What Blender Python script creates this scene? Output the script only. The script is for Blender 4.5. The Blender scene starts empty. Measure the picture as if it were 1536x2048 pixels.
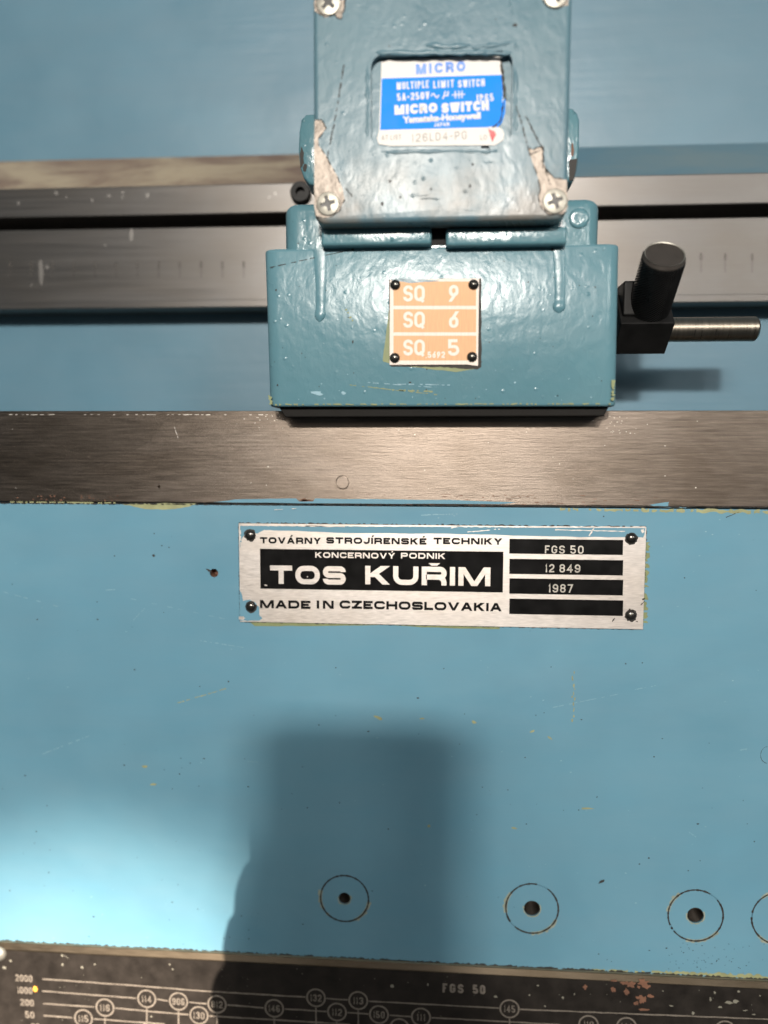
import bpy, bmesh, math, random
from mathutils import Vector, Matrix
random.seed(7)
SC = bpy.context.scene
COL = SC.collection

# ------------------------------------------------------------------ camera
DIST = 0.300                      # lens to the front panel, metres
F_PX, IW, IH = 1500.0, 1536.0, 2048.0
PITCH, YAW, ROLL = math.radians(4.98), math.radians(3.97), math.radians(0.154)
fwd = Vector((-math.sin(YAW) * math.cos(PITCH), math.cos(YAW) * math.cos(PITCH), -math.sin(PITCH)))
r0 = Vector((math.cos(YAW), math.sin(YAW), 0.0))
u0 = r0.cross(fwd)
RIGHT = math.cos(ROLL) * r0 + math.sin(ROLL) * u0
UP = -math.sin(ROLL) * r0 + math.cos(ROLL) * u0
CAM = Vector((0, -DIST, 0))
cd = bpy.data.cameras.new('camera')
cam = bpy.data.objects.new('camera', cd)
COL.objects.link(cam)
m = Matrix((RIGHT, UP, -fwd)).transposed().to_4x4()
m.translation = CAM
cam.matrix_world = m
cd.sensor_fit = 'VERTICAL'
cd.sensor_height = 36.0
cd.lens = 36.0 * F_PX / IH
cd.clip_start, cd.clip_end = 0.002, 20.0
cd.dof.use_dof = True
cd.dof.focus_distance = 0.294
cd.dof.aperture_fstop = 2.9
SC.camera = cam

# ------------------------------------------------------------------ light
REFLECTION_GLOW = 5.2
W = bpy.data.worlds.new('World')
SC.world = W
W.use_nodes = True
nt = W.node_tree
nt.nodes.clear()
wo = nt.nodes.new('ShaderNodeOutputWorld')
wb = nt.nodes.new('ShaderNodeBackground')
wt = nt.nodes.new('ShaderNodeTexCoord')
wn = nt.nodes.new('ShaderNodeTexNoise')
wn.inputs['Scale'].default_value = 1.7
wn.inputs['Detail'].default_value = 2.0
wr = nt.nodes.new('ShaderNodeValToRGB')
wr.color_ramp.elements[0].position = 0.36
wr.color_ramp.elements[0].color = (0.085, 0.105, 0.12, 1)
wr.color_ramp.elements[1].position = 0.68
wr.color_ramp.elements[1].color = (0.46, 0.50, 0.51, 1)
nt.links.new(wt.outputs['Generated'], wn.inputs['Vector'])
nt.links.new(wn.outputs['Fac'], wr.inputs['Fac'])
# broad softly edged glow added to the world, high behind the camera, for reflections
sep = nt.nodes.new('ShaderNodeSeparateXYZ')
nt.links.new(wt.outputs['Generated'], sep.inputs[0])


def wmath(op, a, b=0.0, c=None):
    n = nt.nodes.new('ShaderNodeMath')
    n.operation = op
    for i, v in enumerate((a, b)):
        if hasattr(v, 'links'):
            nt.links.new(v, n.inputs[i])
        else:
            n.inputs[i].default_value = v
    return n.outputs[0]


def wstep(v, a, b):
    n = nt.nodes.new('ShaderNodeMapRange')
    n.interpolation_type = 'SMOOTHSTEP'
    n.inputs['From Min'].default_value, n.inputs['From Max'].default_value = a, b
    nt.links.new(v, n.inputs['Value'])
    return n.outputs['Result']


az = wmath('ARCTAN2', sep.outputs[0], wmath('MULTIPLY', sep.outputs[1], -1.0))
el = wmath('ARCSINE', sep.outputs[2])
D_ = math.radians
glow = wmath('MULTIPLY', wmath('MULTIPLY', wstep(az, D_(-21), D_(-13)), wstep(az, D_(23), D_(13))),
            wmath('MULTIPLY', wstep(el, D_(6), D_(13)), wstep(el, D_(25), D_(19))))
wv = nt.nodes.new('ShaderNodeTexNoise')
wv.inputs['Scale'].default_value = 7.0
nt.links.new(wt.outputs['Generated'], wv.inputs['Vector'])
glow = wmath('MULTIPLY', glow, wmath('MULTIPLY', wstep(wv.outputs['Fac'], .2, .62), REFLECTION_GLOW))
mx = nt.nodes.new('ShaderNodeMix')
mx.data_type, mx.blend_type = 'RGBA', 'ADD'
nt.links.new(glow, mx.inputs['Factor'])
mx.clamp_factor = False
dim = nt.nodes.new('ShaderNodeMix')
dim.data_type, dim.blend_type = 'RGBA', 'MULTIPLY'
dim.inputs['Factor'].default_value = 1.0
gr = nt.nodes.new('ShaderNodeMapRange')
gr.inputs['From Min'].default_value, gr.inputs['From Max'].default_value = D_(-40), D_(25)
gr.inputs['To Min'].default_value, gr.inputs['To Max'].default_value = 0.30, 1.35
nt.links.new(el, gr.inputs['Value'])
nt.links.new(wr.outputs['Color'], dim.inputs['A'])
nt.links.new(gr.outputs['Result'], dim.inputs['B'])
nt.links.new(dim.outputs['Result'], mx.inputs['A'])
mx.inputs['B'].default_value = (1.0, 0.88, 0.75, 1)
nt.links.new(mx.outputs['Result'], wb.inputs['Color'])
nt.links.new(wb.outputs['Background'], wo.inputs['Surface'])
wb.inputs['Strength'].default_value = 0.50


def lamp(name, kind, loc, target, energy, color, **kw):
    d = bpy.data.lights.new(name, kind)
    d.energy, d.color = energy, color
    for k, v in kw.items():
        setattr(d, k, v)
    o = bpy.data.objects.new(name, d)
    o.location = loc
    o.rotation_euler = (Vector(target) - Vector(loc)).to_track_quat('-Z', 'Y').to_euler()
    COL.objects.link(o)
    return o


LAMP = Vector((0.0, -1.5, 0.55))
lamp('workshop_lamp', 'AREA', LAMP, (0, 0, 0.0), 17.0, (1.0, 0.93, 0.84), shape='RECTANGLE', size=0.095, size_y=0.06)
lamp('third_lamp', 'AREA', LAMP + Vector((-0.09, 0.0, 0.01)), (0, 0, 0), 9.5, (1.0, 0.94, 0.86), shape='RECTANGLE', size=0.36, size_y=0.06)
lamp('side_lamp', 'AREA', (1.0, -1.5, 0.6), (0, 0, 0), 7.0, (1.0, 0.95, 0.88), shape='RECTANGLE', size=0.5, size_y=0.25)
lamp('second_lamp', 'AREA', (0.25, -1.6, 0.62), (0, 0, 0), 3.4, (1.0, 0.92, 0.86), shape='RECTANGLE', size=0.09, size_y=0.06)
lamp('spot_lamp', 'SPOT', LAMP + Vector((0, 0.02, 0.03)), (-0.149, 0, -0.332), 700.0, (1.0, 0.86, 0.72),
     spot_size=math.radians(11.4), spot_blend=1.0, shadow_soft_size=0.004)

SC.view_settings.view_transform = 'Standard'
SC.view_settings.look = 'None'
SC.view_settings.exposure = 0.0
SC.view_settings.gamma = 1.0
SC.render.engine = 'CYCLES'
SC.cycles.max_bounces = 6
SC.cycles.use_denoising = True


# ------------------------------------------------------------------ helpers
def at(px, py, Y=0.0):
    """the point on the plane y=Y seen at photo pixel (px, py); only used to take measurements off the photo"""
    d = RIGHT * ((px - IW / 2) / F_PX) - UP * ((py - IH / 2) / F_PX) + fwd
    t = (Y - CAM.y) / d.y
    return CAM + d * t


def PX(n, Y=0.0):
    return n * (Y + DIST) / F_PX      # n photo pixels as metres on plane Y


def root(name, label, cat, loc, group=None):
    o = bpy.data.objects.new(name, None)
    o.empty_display_size = 0.01
    o.location = loc
    o['label'], o['category'] = label, cat
    if group:
        o['group'] = group
    COL.objects.link(o)
    return o


def wloc(o):
    v = Vector((0, 0, 0))
    while o is not None:
        v += o.location
        o = o.parent
    return v


def link(name, bm, mat, parent=None, smooth=False, label=None, origin=None):
    base = wloc(parent) if parent else Vector((0, 0, 0))
    org = Vector(origin) if origin is not None else base
    bmesh.ops.translate(bm, verts=bm.verts[:], vec=-org)
    me = bpy.data.meshes.new(name)
    bmesh.ops.recalc_face_normals(bm, faces=bm.faces[:])
    bm.to_mesh(me)
    bm.free()
    if smooth:
        for p in me.polygons:
            p.use_smooth = True
    me.materials.append(mat)
    o = bpy.data.objects.new(name, me)
    o.location = org - base
    o.parent = parent
    if label:
        o['label'] = label
    COL.objects.link(o)
    return o


def sharp_smooth(o, deg=35):
    me = o.data
    for p in me.polygons:
        p.use_smooth = True
    bm = bmesh.new()
    bm.from_mesh(me)
    for e in bm.edges:
        if len(e.link_faces) == 2 and e.calc_face_angle(0) > math.radians(deg):
            e.smooth = False
    bm.to_mesh(me)
    bm.free()
    return o


def bm_box(x0, x1, y0, y1, z0, z1, bevel=0.0, seg=3):
    bm = bmesh.new()
    v = [bm.verts.new((x, y, z)) for x in (x0, x1) for y in (y0, y1) for z in (z0, z1)]
    for f in ((0, 1, 3, 2), (4, 6, 7, 5), (0, 4, 5, 1), (2, 3, 7, 6), (0, 2, 6, 4), (1, 5, 7, 3)):
        bm.faces.new([v[i] for i in f])
    bmesh.ops.recalc_face_normals(bm, faces=bm.faces[:])
    if bevel:
        bmesh.ops.bevel(bm, geom=bm.edges[:], offset=bevel, segments=seg, affect='EDGES', profile=0.5)
    return bm


def join(a, b):
    me = bpy.data.meshes.new('tmp')
    b.to_mesh(me)
    b.free()
    a.from_mesh(me)
    bpy.data.meshes.remove(me)
    return a


def box_px(x0, y0, x1, y1, yf, yb, bevel=0.0, seg=3):
    a, b = at(x0, y0, yf), at(x1, y1, yf)
    return bm_box(a.x, b.x, yf, yb, b.z, a.z, bevel, seg)


def bm_prism(pts, yf, yb, bevel=0.0, seg=3):
    """outline pts (x, z) extruded from y=yf (front) to yb"""
    bm = bmesh.new()
    vf = [bm.verts.new((x, yf, z)) for x, z in pts]
    vb = [bm.verts.new((x, yb, z)) for x, z in pts]
    ff = bm.faces.new(vf)
    bm.faces.new(vb[::-1])
    n = len(pts)
    for i in range(n):
        bm.faces.new((vf[i], vb[i], vb[(i + 1) % n], vf[(i + 1) % n]))
    bmesh.ops.recalc_face_normals(bm, faces=bm.faces[:])
    if bevel:
        bmesh.ops.bevel(bm, geom=[e for e in ff.edges], offset=bevel, segments=seg, affect='EDGES', profile=0.5)
    return bm


def bm_sheet(polys, Y, step=0.0):
    bm = bmesh.new()
    for i, pts in enumerate(polys):
        vs = [bm.verts.new((x, Y - step * i, z)) for x, z in pts]
        bm.faces.new(vs)
    return bm


def px_poly(pts, Y):
    return [(p.x, p.z) for p in (at(x, y, Y) for x, y in pts)]


def rrect(x0, x1, z0, z1, r, n=6):
    out = []
    for cx, cz, a0 in ((x1 - r, z1 - r, 0), (x0 + r, z1 - r, 90), (x0 + r, z0 + r, 180), (x1 - r, z0 + r, 270)):
        for k in range(n + 1):
            a = math.radians(a0 + 90 * k / n)
            out.append((cx + r * math.cos(a), cz + r * math.sin(a)))
    return out


def rough_poly(pts, amp, sub=4, rng=random):
    """subdivide a closed outline and jitter it so that a chip or a wear patch gets a ragged edge"""
    out = []
    n = len(pts)
    for i in range(n):
        a, b = Vector(pts[i]), Vector(pts[(i + 1) % n])
        for k in range(sub):
            p = a.lerp(b, k / sub)
            out.append((p.x + rng.uniform(-amp, amp), p.y + rng.uniform(-amp, amp)))
    return out


def blob(cx, cz, rx, rz, n=12, jit=0.35, ang=0.0):
    out = []
    for k in range(n):
        a = 2 * math.pi * k / n
        s = 1 + random.uniform(-jit, jit)
        x, z = rx * s * math.cos(a), rz * s * math.sin(a)
        out.append((cx + x * math.cos(ang) - z * math.sin(ang), cz + x * math.sin(ang) + z * math.cos(ang)))
    return out


def blob_px(px, py, rx, ry, Y=0.0, **k):
    p = at(px, py, Y)
    return blob(p.x, p.z, PX(rx, Y), PX(ry, Y), **k)


def ragged_line(p, q, w, n=40, gap=0.0, jit=0.8):
    """thin ragged strip along p-q (x, z): grime in a seam, primer showing at an edge"""
    p, q = Vector(p), Vector(q)
    d = (q - p).normalized()
    nn = Vector((-d.y, d.x))
    polys, run = [], None
    prev = None
    for i in range(n + 1):
        c = p.lerp(q, i / n)
        a = w * (0.5 + random.uniform(-0.5, 0.5) * jit)
        b = w * (0.5 + random.uniform(-0.5, 0.5) * jit)
        cur = (c + nn * a, c - nn * b)
        if prev is not None and random.random() > gap:
            polys.append([tuple(prev[0]), tuple(cur[0]), tuple(cur[1]), tuple(prev[1])])
        prev = cur
    return polys


def px_line(x0, y0, x1, y1, wpx, Y=0.0, **k):
    a, b = at(x0, y0, Y), at(x1, y1, Y)
    return ragged_line((a.x, a.z), (b.x, b.z), PX(wpx, Y), **k)


def bm_lathe(profile, n=32, cap=True):
    """profile [(radius, h)] turned about +Z"""
    bm = bmesh.new()
    rings = []
    for r, h in profile:
        if r <= 1e-9:
            rings.append([bm.verts.new((0, 0, h))])
        else:
            rings.append([bm.verts.new((r * math.cos(2 * math.pi * k / n), r * math.sin(2 * math.pi * k / n), h)) for k in range(n)])
    for a, b in zip(rings, rings[1:]):
        for k in range(n):
            l = (k + 1) % n
            if len(a) == 1:
                bm.faces.new((a[0], b[k], b[l]))
            elif len(b) == 1:
                bm.faces.new((a[k], a[l], b[0]))
            else:
                bm.faces.new((a[k], a[l], b[l], b[k]))
    return bm


def orient(bm, axis, loc, spin=0.0):
    """turn +Z of bm to axis and move it to loc"""
    q = Vector((0, 0, 1)).rotation_difference(Vector(axis))
    M = Matrix.Translation(loc) @ q.to_matrix().to_4x4() @ Matrix.Rotation(spin, 4, 'Z')
    bmesh.ops.transform(bm, matrix=M, verts=bm.verts[:])
    return bm


def boolean_cut(o, cutters):
    """subtract the meshes in cutters (list of bmesh, world space) from object o"""
    base = wloc(o)
    obs = []
    for bm in cutters:
        bmesh.ops.recalc_face_normals(bm, faces=bm.faces[:])
        bmesh.ops.translate(bm, verts=bm.verts[:], vec=-base)
        me = bpy.data.meshes.new('cut')
        bm.to_mesh(me)
        bm.free()
        c = bpy.data.objects.new('cut', me)
        COL.objects.link(c)
        c.location = base
        obs.append(c)
        md = o.modifiers.new('b', 'BOOLEAN')
        md.operation, md.solver, md.object = 'DIFFERENCE', 'EXACT', c
    bpy.context.view_layer.update()
    dg = bpy.context.evaluated_depsgraph_get()
    me = bpy.data.meshes.new_from_object(o.evaluated_get(dg))
    o.modifiers.clear()
    old = o.data
    o.data = me
    me.name = old.name
    bpy.data.meshes.remove(old)
    for c in obs:
        d = c.data
        bpy.data.objects.remove(c)
        bpy.data.meshes.remove(d)


# ------------------------------------------------------------------ materials
class N:
    def __init__(s, name):
        s.m = bpy.data.materials.new(name)
        s.m.use_nodes = True
        s.t = s.m.node_tree
        s.t.nodes.clear()
        s.out = s.t.nodes.new('ShaderNodeOutputMaterial')
        s.b = s.t.nodes.new('ShaderNodeBsdfPrincipled')
        s.t.links.new(s.b.outputs[0], s.out.inputs[0])
        s.co = s.t.nodes.new('ShaderNodeTexCoord').outputs['Object']

    def set(s, **k):
        for a, v in k.items():
            s.b.inputs[a.replace('_', ' ')].default_value = v
        return s

    def inp(s, sock, v):
        if hasattr(v, 'links'):
            s.t.links.new(v, sock)
        else:
            sock.default_value = v

    def noise(s, scale, detail=3.0, rough=0.55, stretch=(1, 1, 1), dist=0.0):
        mp = s.t.nodes.new('ShaderNodeMapping')
        mp.inputs['Scale'].default_value = stretch
        s.t.links.new(s.co, mp.inputs[0])
        n = s.t.nodes.new('ShaderNodeTexNoise')
        n.inputs['Scale'].default_value = scale
        n.inputs['Detail'].default_value = detail
        n.inputs['Roughness'].default_value = rough
        n.inputs['Distortion'].default_value = dist
        s.t.links.new(mp.outputs[0], n.inputs['Vector'])
        return n.outputs['Fac']

    def voronoi(s, scale, stretch=(1, 1, 1)):
        mp = s.t.nodes.new('ShaderNodeMapping')
        mp.inputs['Scale'].default_value = stretch
        s.t.links.new(s.co, mp.inputs[0])
        n = s.t.nodes.new('ShaderNodeTexVoronoi')
        n.inputs['Scale'].default_value = scale
        s.t.links.new(mp.outputs[0], n.inputs['Vector'])
        return n.outputs['Distance']

    def rng(s, v, a, b, c, d):
        n = s.t.nodes.new('ShaderNodeMapRange')
        n.inputs['From Min'].default_value, n.inputs['From Max'].default_value = a, b
        n.inputs['To Min'].default_value, n.inputs['To Max'].default_value = c, d
        s.t.links.new(v, n.inputs['Value'])
        return n.outputs['Result']

    def mix(s, f, a, b, mode='MIX'):
        n = s.t.nodes.new('ShaderNodeMix')
        n.data_type, n.blend_type = 'RGBA', mode
        s.inp(n.inputs['Factor'], f)
        s.inp(n.inputs['A'], a if hasattr(a, 'links') else (*a, 1))
        s.inp(n.inputs['B'], b if hasattr(b, 'links') else (*b, 1))
        return n.outputs['Result']

    def math(s, op, a, b):
        n = s.t.nodes.new('ShaderNodeMath')
        n.operation = op
        s.inp(n.inputs[0], a)
        s.inp(n.inputs[1], b)
        return n.outputs[0]

    def axis(s, i):
        n = s.t.nodes.new('ShaderNodeSeparateXYZ')
        s.t.links.new(s.co, n.inputs[0])
        return n.outputs[i]

    def bump(s, h, dist, strength=1.0, prev=None):
        n = s.t.nodes.new('ShaderNodeBump')
        n.inputs['Distance'].default_value = dist
        n.inputs['Strength'].default_value = strength
        s.t.links.new(h, n.inputs['Height'])
        if prev is not None:
            s.t.links.new(prev, n.inputs['Normal'])
        s.t.links.new(n.outputs[0], s.b.inputs['Normal'])
        return n.outputs[0]

    def col(s, v):
        s.inp(s.b.inputs['Base Color'], v if hasattr(v, 'links') else (*v, 1))

    def rough(s, v):
        s.inp(s.b.inputs['Roughness'], v)


BLUE = (0.128, 0.285, 0.375)


def paint(name, base, r0=0.28, r1=0.45, lumps=0.0, fine=0.00002, spec=0.5, speck=True, coat=0.0):
    n = N(name)
    big = n.noise(14, 4, 0.55)
    mid = n.noise(60, 5, 0.6, (0.5, 1, 1.6))
    c = n.mix(n.rng(big, 0.3, 0.7, 0, 1), tuple(v * 0.92 for v in base), tuple(v * 1.07 for v in base))
    c = n.mix(n.rng(mid, 0.35, 0.7, 0, 0.35), c, (base[0] * 1.25, base[1] * 1.02, base[2] * 0.98))
    if speck:       # dust nibs and tiny chips in the paint
        sp = n.voronoi(230)
        k = n.noise(33, 2)
        f = n.math('MULTIPLY', n.rng(sp, 0.05, 0.09, 1, 0), n.rng(k, 0.56, 0.62, 0, 1))
        c = n.mix(f, c, (0.03, 0.045, 0.05))
        sp2 = n.voronoi(170, (1, 1, 1.7))
        f2 = n.math('MULTIPLY', n.rng(sp2, 0.035, 0.075, 1, 0), n.rng(k, 0.36, 0.42, 1, 0))
        c = n.mix(n.math('MULTIPLY', f2, 0.6), c, (0.42, 0.55, 0.56))
    n.col(c)
    film = n.noise(7, 4, 0.55, (1, 1, 1.6), 0.8)
    c = n.mix(n.rng(film, .42, .60, 0, .8), c, n.mix(1.0, c, (.86, .90, .92), 'MULTIPLY'))
    n.col(c)
    wipe = n.noise(22, 5, 0.6, (1, 1, 1), 0.6)
    n.rough(n.rng(wipe, 0.35, 0.68, r0, r1))
    n.set(Specular_IOR_Level=spec, Coat_Weight=coat, Coat_Roughness=0.08)
    p = n.bump(n.noise(520, 3), fine)
    p = n.bump(n.noise(75, 2), fine * 6, 1.0, p)
    p = n.bump(n.noise(60, 4, .6, (.25, 1, 4) if not lumps else (3, 1, .4)), fine * (5 if not lumps else 1.6), 1.0, p)
    if lumps:
        p = n.bump(n.noise(230, 3, 0.5, (1, 1, 0.7), 0.4), lumps, 1.0, p)
        bub = n.rng(n.voronoi(260), 0.0, 0.22, 1, 0)
        sel = n.rng(n.noise(90, 2), 0.5, 0.62, 0, 1)
        p = n.bump(n.math('MULTIPLY', bub, sel), lumps * 1.3, 1.0, p)
    return n.m


def steel(name, base, r=0.36, brush=(1, 1, 40), bscale=90, bump=0.00002, aniso=0.7, dark=0.7, metal=1.0, cv=.2):
    n = N(name)
    s1 = n.noise(bscale, 6, 0.65, brush)
    s2 = n.noise(bscale * 4, 3, 0.6, brush)
    st = n.noise(16, 4, 0.6, (1, 1, 2), 0.5)
    c = n.mix(n.rng(s1, 0.3, 0.7, 0, 1), tuple(v * (1 - cv) for v in base), tuple(v * (1 + cv * .8) for v in base))
    c = n.mix(n.rng(s2, 0.35, 0.65, 0, 0.6), c, tuple(v * (1 - cv) for v in base))
    c = n.mix(n.rng(st, 0.40, 0.66, 0, 1), c, n.mix(1.0, c, (dark, dark * 0.97, dark * 0.93), 'MULTIPLY'))
    n.col(c)
    n.rough(n.rng(s1, 0.3, 0.7, r - 0.05, r + 0.08))
    n.set(Metallic=metal, Anisotropic=aniso)
    tv = n.t.nodes.new('ShaderNodeCombineXYZ')
    tv.inputs[0].default_value, tv.inputs[2].default_value = (0.0, 1.0) if brush[2] >= brush[0] else (1.0, 0.0)
    n.t.links.new(tv.outputs[0], n.b.inputs['Tangent'])
    p = n.bump(s1, bump)
    n.bump(s2, bump * 0.6, 1.0, p)
    return n.m


def plain(name, base, rough=0.5, metal=0.0, var=0.15, bump=0.0, bscale=600, spec=0.5, scale=160):
    n = N(name)
    f = n.noise(scale, 4, 0.6)
    n.col(n.mix(n.rng(f, 0.3, 0.7, 0, 1), tuple(v * (1 - var) for v in base), tuple(v * (1 + var) for v in base)))
    n.rough(n.rng(f, 0.3, 0.7, rough - 0.06, rough + 0.06))
    n.set(Metallic=metal, Specular_IOR_Level=spec)
    if bump:
        n.bump(n.noise(bscale, 3), bump)
    return n.m


M_PANEL = paint('blue_panel_paint', BLUE, 0.30, 0.42, fine=0.000012)
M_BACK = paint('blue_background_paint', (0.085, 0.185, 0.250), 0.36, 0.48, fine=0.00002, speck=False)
M_BLOCK = paint('blue_lumpy_paint', (0.100, 0.220, 0.265), 0.22, 0.33, lumps=0.00021, fine=0.00003, spec=.40)
M_COVER = paint('blue_cover_paint', (0.092, 0.180, 0.222), 0.24, 0.40, lumps=0.00015, fine=0.00002, spec=.28, coat=0.0)
def soil(mat, tint, amount, z0, z1):
    """a greasy brown film on the lower part of a painted face"""
    t = mat.node_tree
    b = next(n for n in t.nodes if n.type == 'BSDF_PRINCIPLED')
    src = b.inputs['Base Color'].links[0].from_socket
    co = next(n for n in t.nodes if n.type == 'TEX_COORD').outputs['Object']
    sx = t.nodes.new('ShaderNodeSeparateXYZ')
    t.links.new(co, sx.inputs[0])
    r = t.nodes.new('ShaderNodeMapRange')
    r.interpolation_type = 'SMOOTHSTEP'
    for k, v in zip(('From Min', 'From Max', 'To Min', 'To Max'), (z0, z1, amount, 0.0)):
        r.inputs[k].default_value = v
    t.links.new(sx.outputs[2], r.inputs['Value'])
    nz = t.nodes.new('ShaderNodeTexNoise')
    nz.inputs['Scale'].default_value, nz.inputs['Detail'].default_value = 60, 5
    t.links.new(co, nz.inputs['Vector'])
    r2 = t.nodes.new('ShaderNodeMapRange')
    r2.inputs['From Min'].default_value, r2.inputs['From Max'].default_value = .38, .62
    t.links.new(nz.outputs['Fac'], r2.inputs['Value'])
    mu = t.nodes.new('ShaderNodeMath')
    mu.operation = 'MULTIPLY'
    t.links.new(r.outputs['Result'], mu.inputs[0])
    t.links.new(r2.outputs['Result'], mu.inputs[1])
    mi = t.nodes.new('ShaderNodeMix')
    mi.data_type = 'RGBA'
    t.links.new(mu.outputs[0], mi.inputs['Factor'])
    t.links.new(src, mi.inputs['A'])
    mi.inputs['B'].default_value = (*tint, 1)
    t.links.new(mi.outputs['Result'], b.inputs['Base Color'])


soil(M_COVER, (.21, .175, .14), .75, .008, .036)
M_FLANGE = paint('blue_flange_paint', (0.095, 0.215, 0.255), 0.18, 0.28, lumps=0.00034, fine=0.00004, coat=0.0)
M_OVER = paint('blue_overpaint', BLUE, 0.30, 0.42, fine=0.00001, speck=False)
M_STRIP = steel('brushed_strip_steel', (0.235, 0.196, 0.165), 0.38, (.8, 1, 16), 75, 0.00006, 0.7, 0.74, cv=.38)
M_RAIL = steel('ground_rail_steel', (0.195, 0.187, 0.180), 0.42, (0.25, 1, 10), 60, 0.00001, 0.6, 0.94, cv=.08)
M_ALU = steel('brushed_plate_alloy', (0.72, 0.67, 0.63), 0.42, (1, 1, 9), 330, 0.000008, 0.4, 0.97)
M_ROD = steel('turned_rod_steel', (0.34, 0.30, 0.25), 0.30, (12, 1, 1), 90, 0.0000005, 0.2, 0.85)
M_SCREW = plain('plated_screw_metal', (0.36, 0.345, 0.30), 0.45, 0.7, 0.2, 0.00004)
M_BARE = plain('bare_grey_casting', (0.17, 0.145, 0.122), 0.42, 0.5, 0.45, 0.00035, 210, scale=90)
M_BLACKOX = plain('black_oxide_steel', (0.010, 0.010, 0.010), 0.45, 0.0, 0.3, 0.00001, spec=0.15)
M_KNURL = plain('black_knurl', (0.005, 0.005, 0.005), 0.32, 0.0, 0.3, spec=0.3)
M_CAP = steel('black_turned_cap', (0.055, 0.047, 0.041), 0.42, (1, 1, 1), 300, 0.000005, 0.0, 0.8, 0.25)
M_RIVET = plain('dark_rivet_steel', (0.10, 0.095, 0.085), 0.24, 0.9, 0.3)
M_RECESS_SHADE = plain('recess_shade_black', (0.012, 0.010, 0.009), 0.45)
M_THREAD = plain('oily_thread', (0.035, 0.028, 0.022), 0.35, 0.6)
M_GRIME = plain('black_grime', (0.022, 0.019, 0.016), 0.7, 0, 0.5)
M_PRIMER = plain('yellow_green_primer', (0.28, 0.29, 0.15), 0.55, 0, 0.2)
M_PRIMER2 = plain('olive_primer', (0.19, 0.22, 0.10), 0.55, 0, 0.2)
M_FILLER = plain('pale_filler', (0.27, 0.30, 0.24), 0.55, 0, 0.2)
M_RUST = plain('brown_rust', (0.16, 0.075, 0.045), 0.75, 0, 0.35)
M_INK = plain('black_plate_ink', (0.004, 0.0038, 0.0038), 0.36, 0, 0.3, spec=0.16)
M_STAMP = plain('bare_stamped_metal', (0.60, 0.56, 0.50), 0.4, 0.5)
M_WHITE = plain('white_label_print', (0.74, 0.71, 0.68), 0.5, 0, 0.03, spec=0.2)
M_LBLUE = plain('bright_blue_print', (0.003, 0.24, 0.86), 0.5, 0, 0.03, spec=0.12)
M_LBLUE2 = plain('mid_blue_letter_print', (0.035, 0.19, 0.66), 0.42, 0, 0.03)
M_FADED = plain('faded_grey_print', (0.30, 0.275, 0.25), 0.5, 0, 0.15)
M_RED = plain('red_mark', (0.50, 0.012, 0.02), 0.45)
M_COPPER = steel('copper_orange_print', (0.62, 0.365, 0.195), 0.55, (12, 1, 0.6), 200, 0.000006, 0.0, 0.97, 0.15)
M_PLATEW = steel('pale_anodised_frame', (0.74, 0.66, 0.60), 0.55, (12, 1, 0.6), 200, 0.000006, 0.0, 0.97, 0.1)
M_CHART = plain('black_chart_enamel', (0.017, 0.014, 0.0118), 0.58, 0, 0.35, 0.00001, 500, spec=0.22)
M_CHARTL = plain('grey_chart_print', (0.165, 0.142, 0.118), 0.5, 0, 0.3, scale=700)
M_TRIM = steel('brassy_trim_edge', (0.11, 0.09, 0.066), 0.45, (1, 1, 12), 120, 0.00001, 0.4, 0.7)
M_TRIMB = steel('bright_trim_edge', (0.55, 0.47, 0.34), 0.34, (1, 1, 12), 120, 0.00001, 0.2, 0.85)
M_SPECK = plain('pale_speck', (0.19, 0.18, 0.145), 0.6)
M_SCR = plain('pale_scratch', (0.21, 0.36, 0.43), 0.5)
M_ORANGE = plain('orange_paint_spot', (0.80, 0.36, 0.05), 0.5)
M_UNDERSHADE = plain('undershade_black', (0.012, 0.011, 0.010), 0.7, spec=0.15)
M_VOID = plain('slot_shade_black', (0.006, 0.006, 0.006), 0.8)

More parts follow.
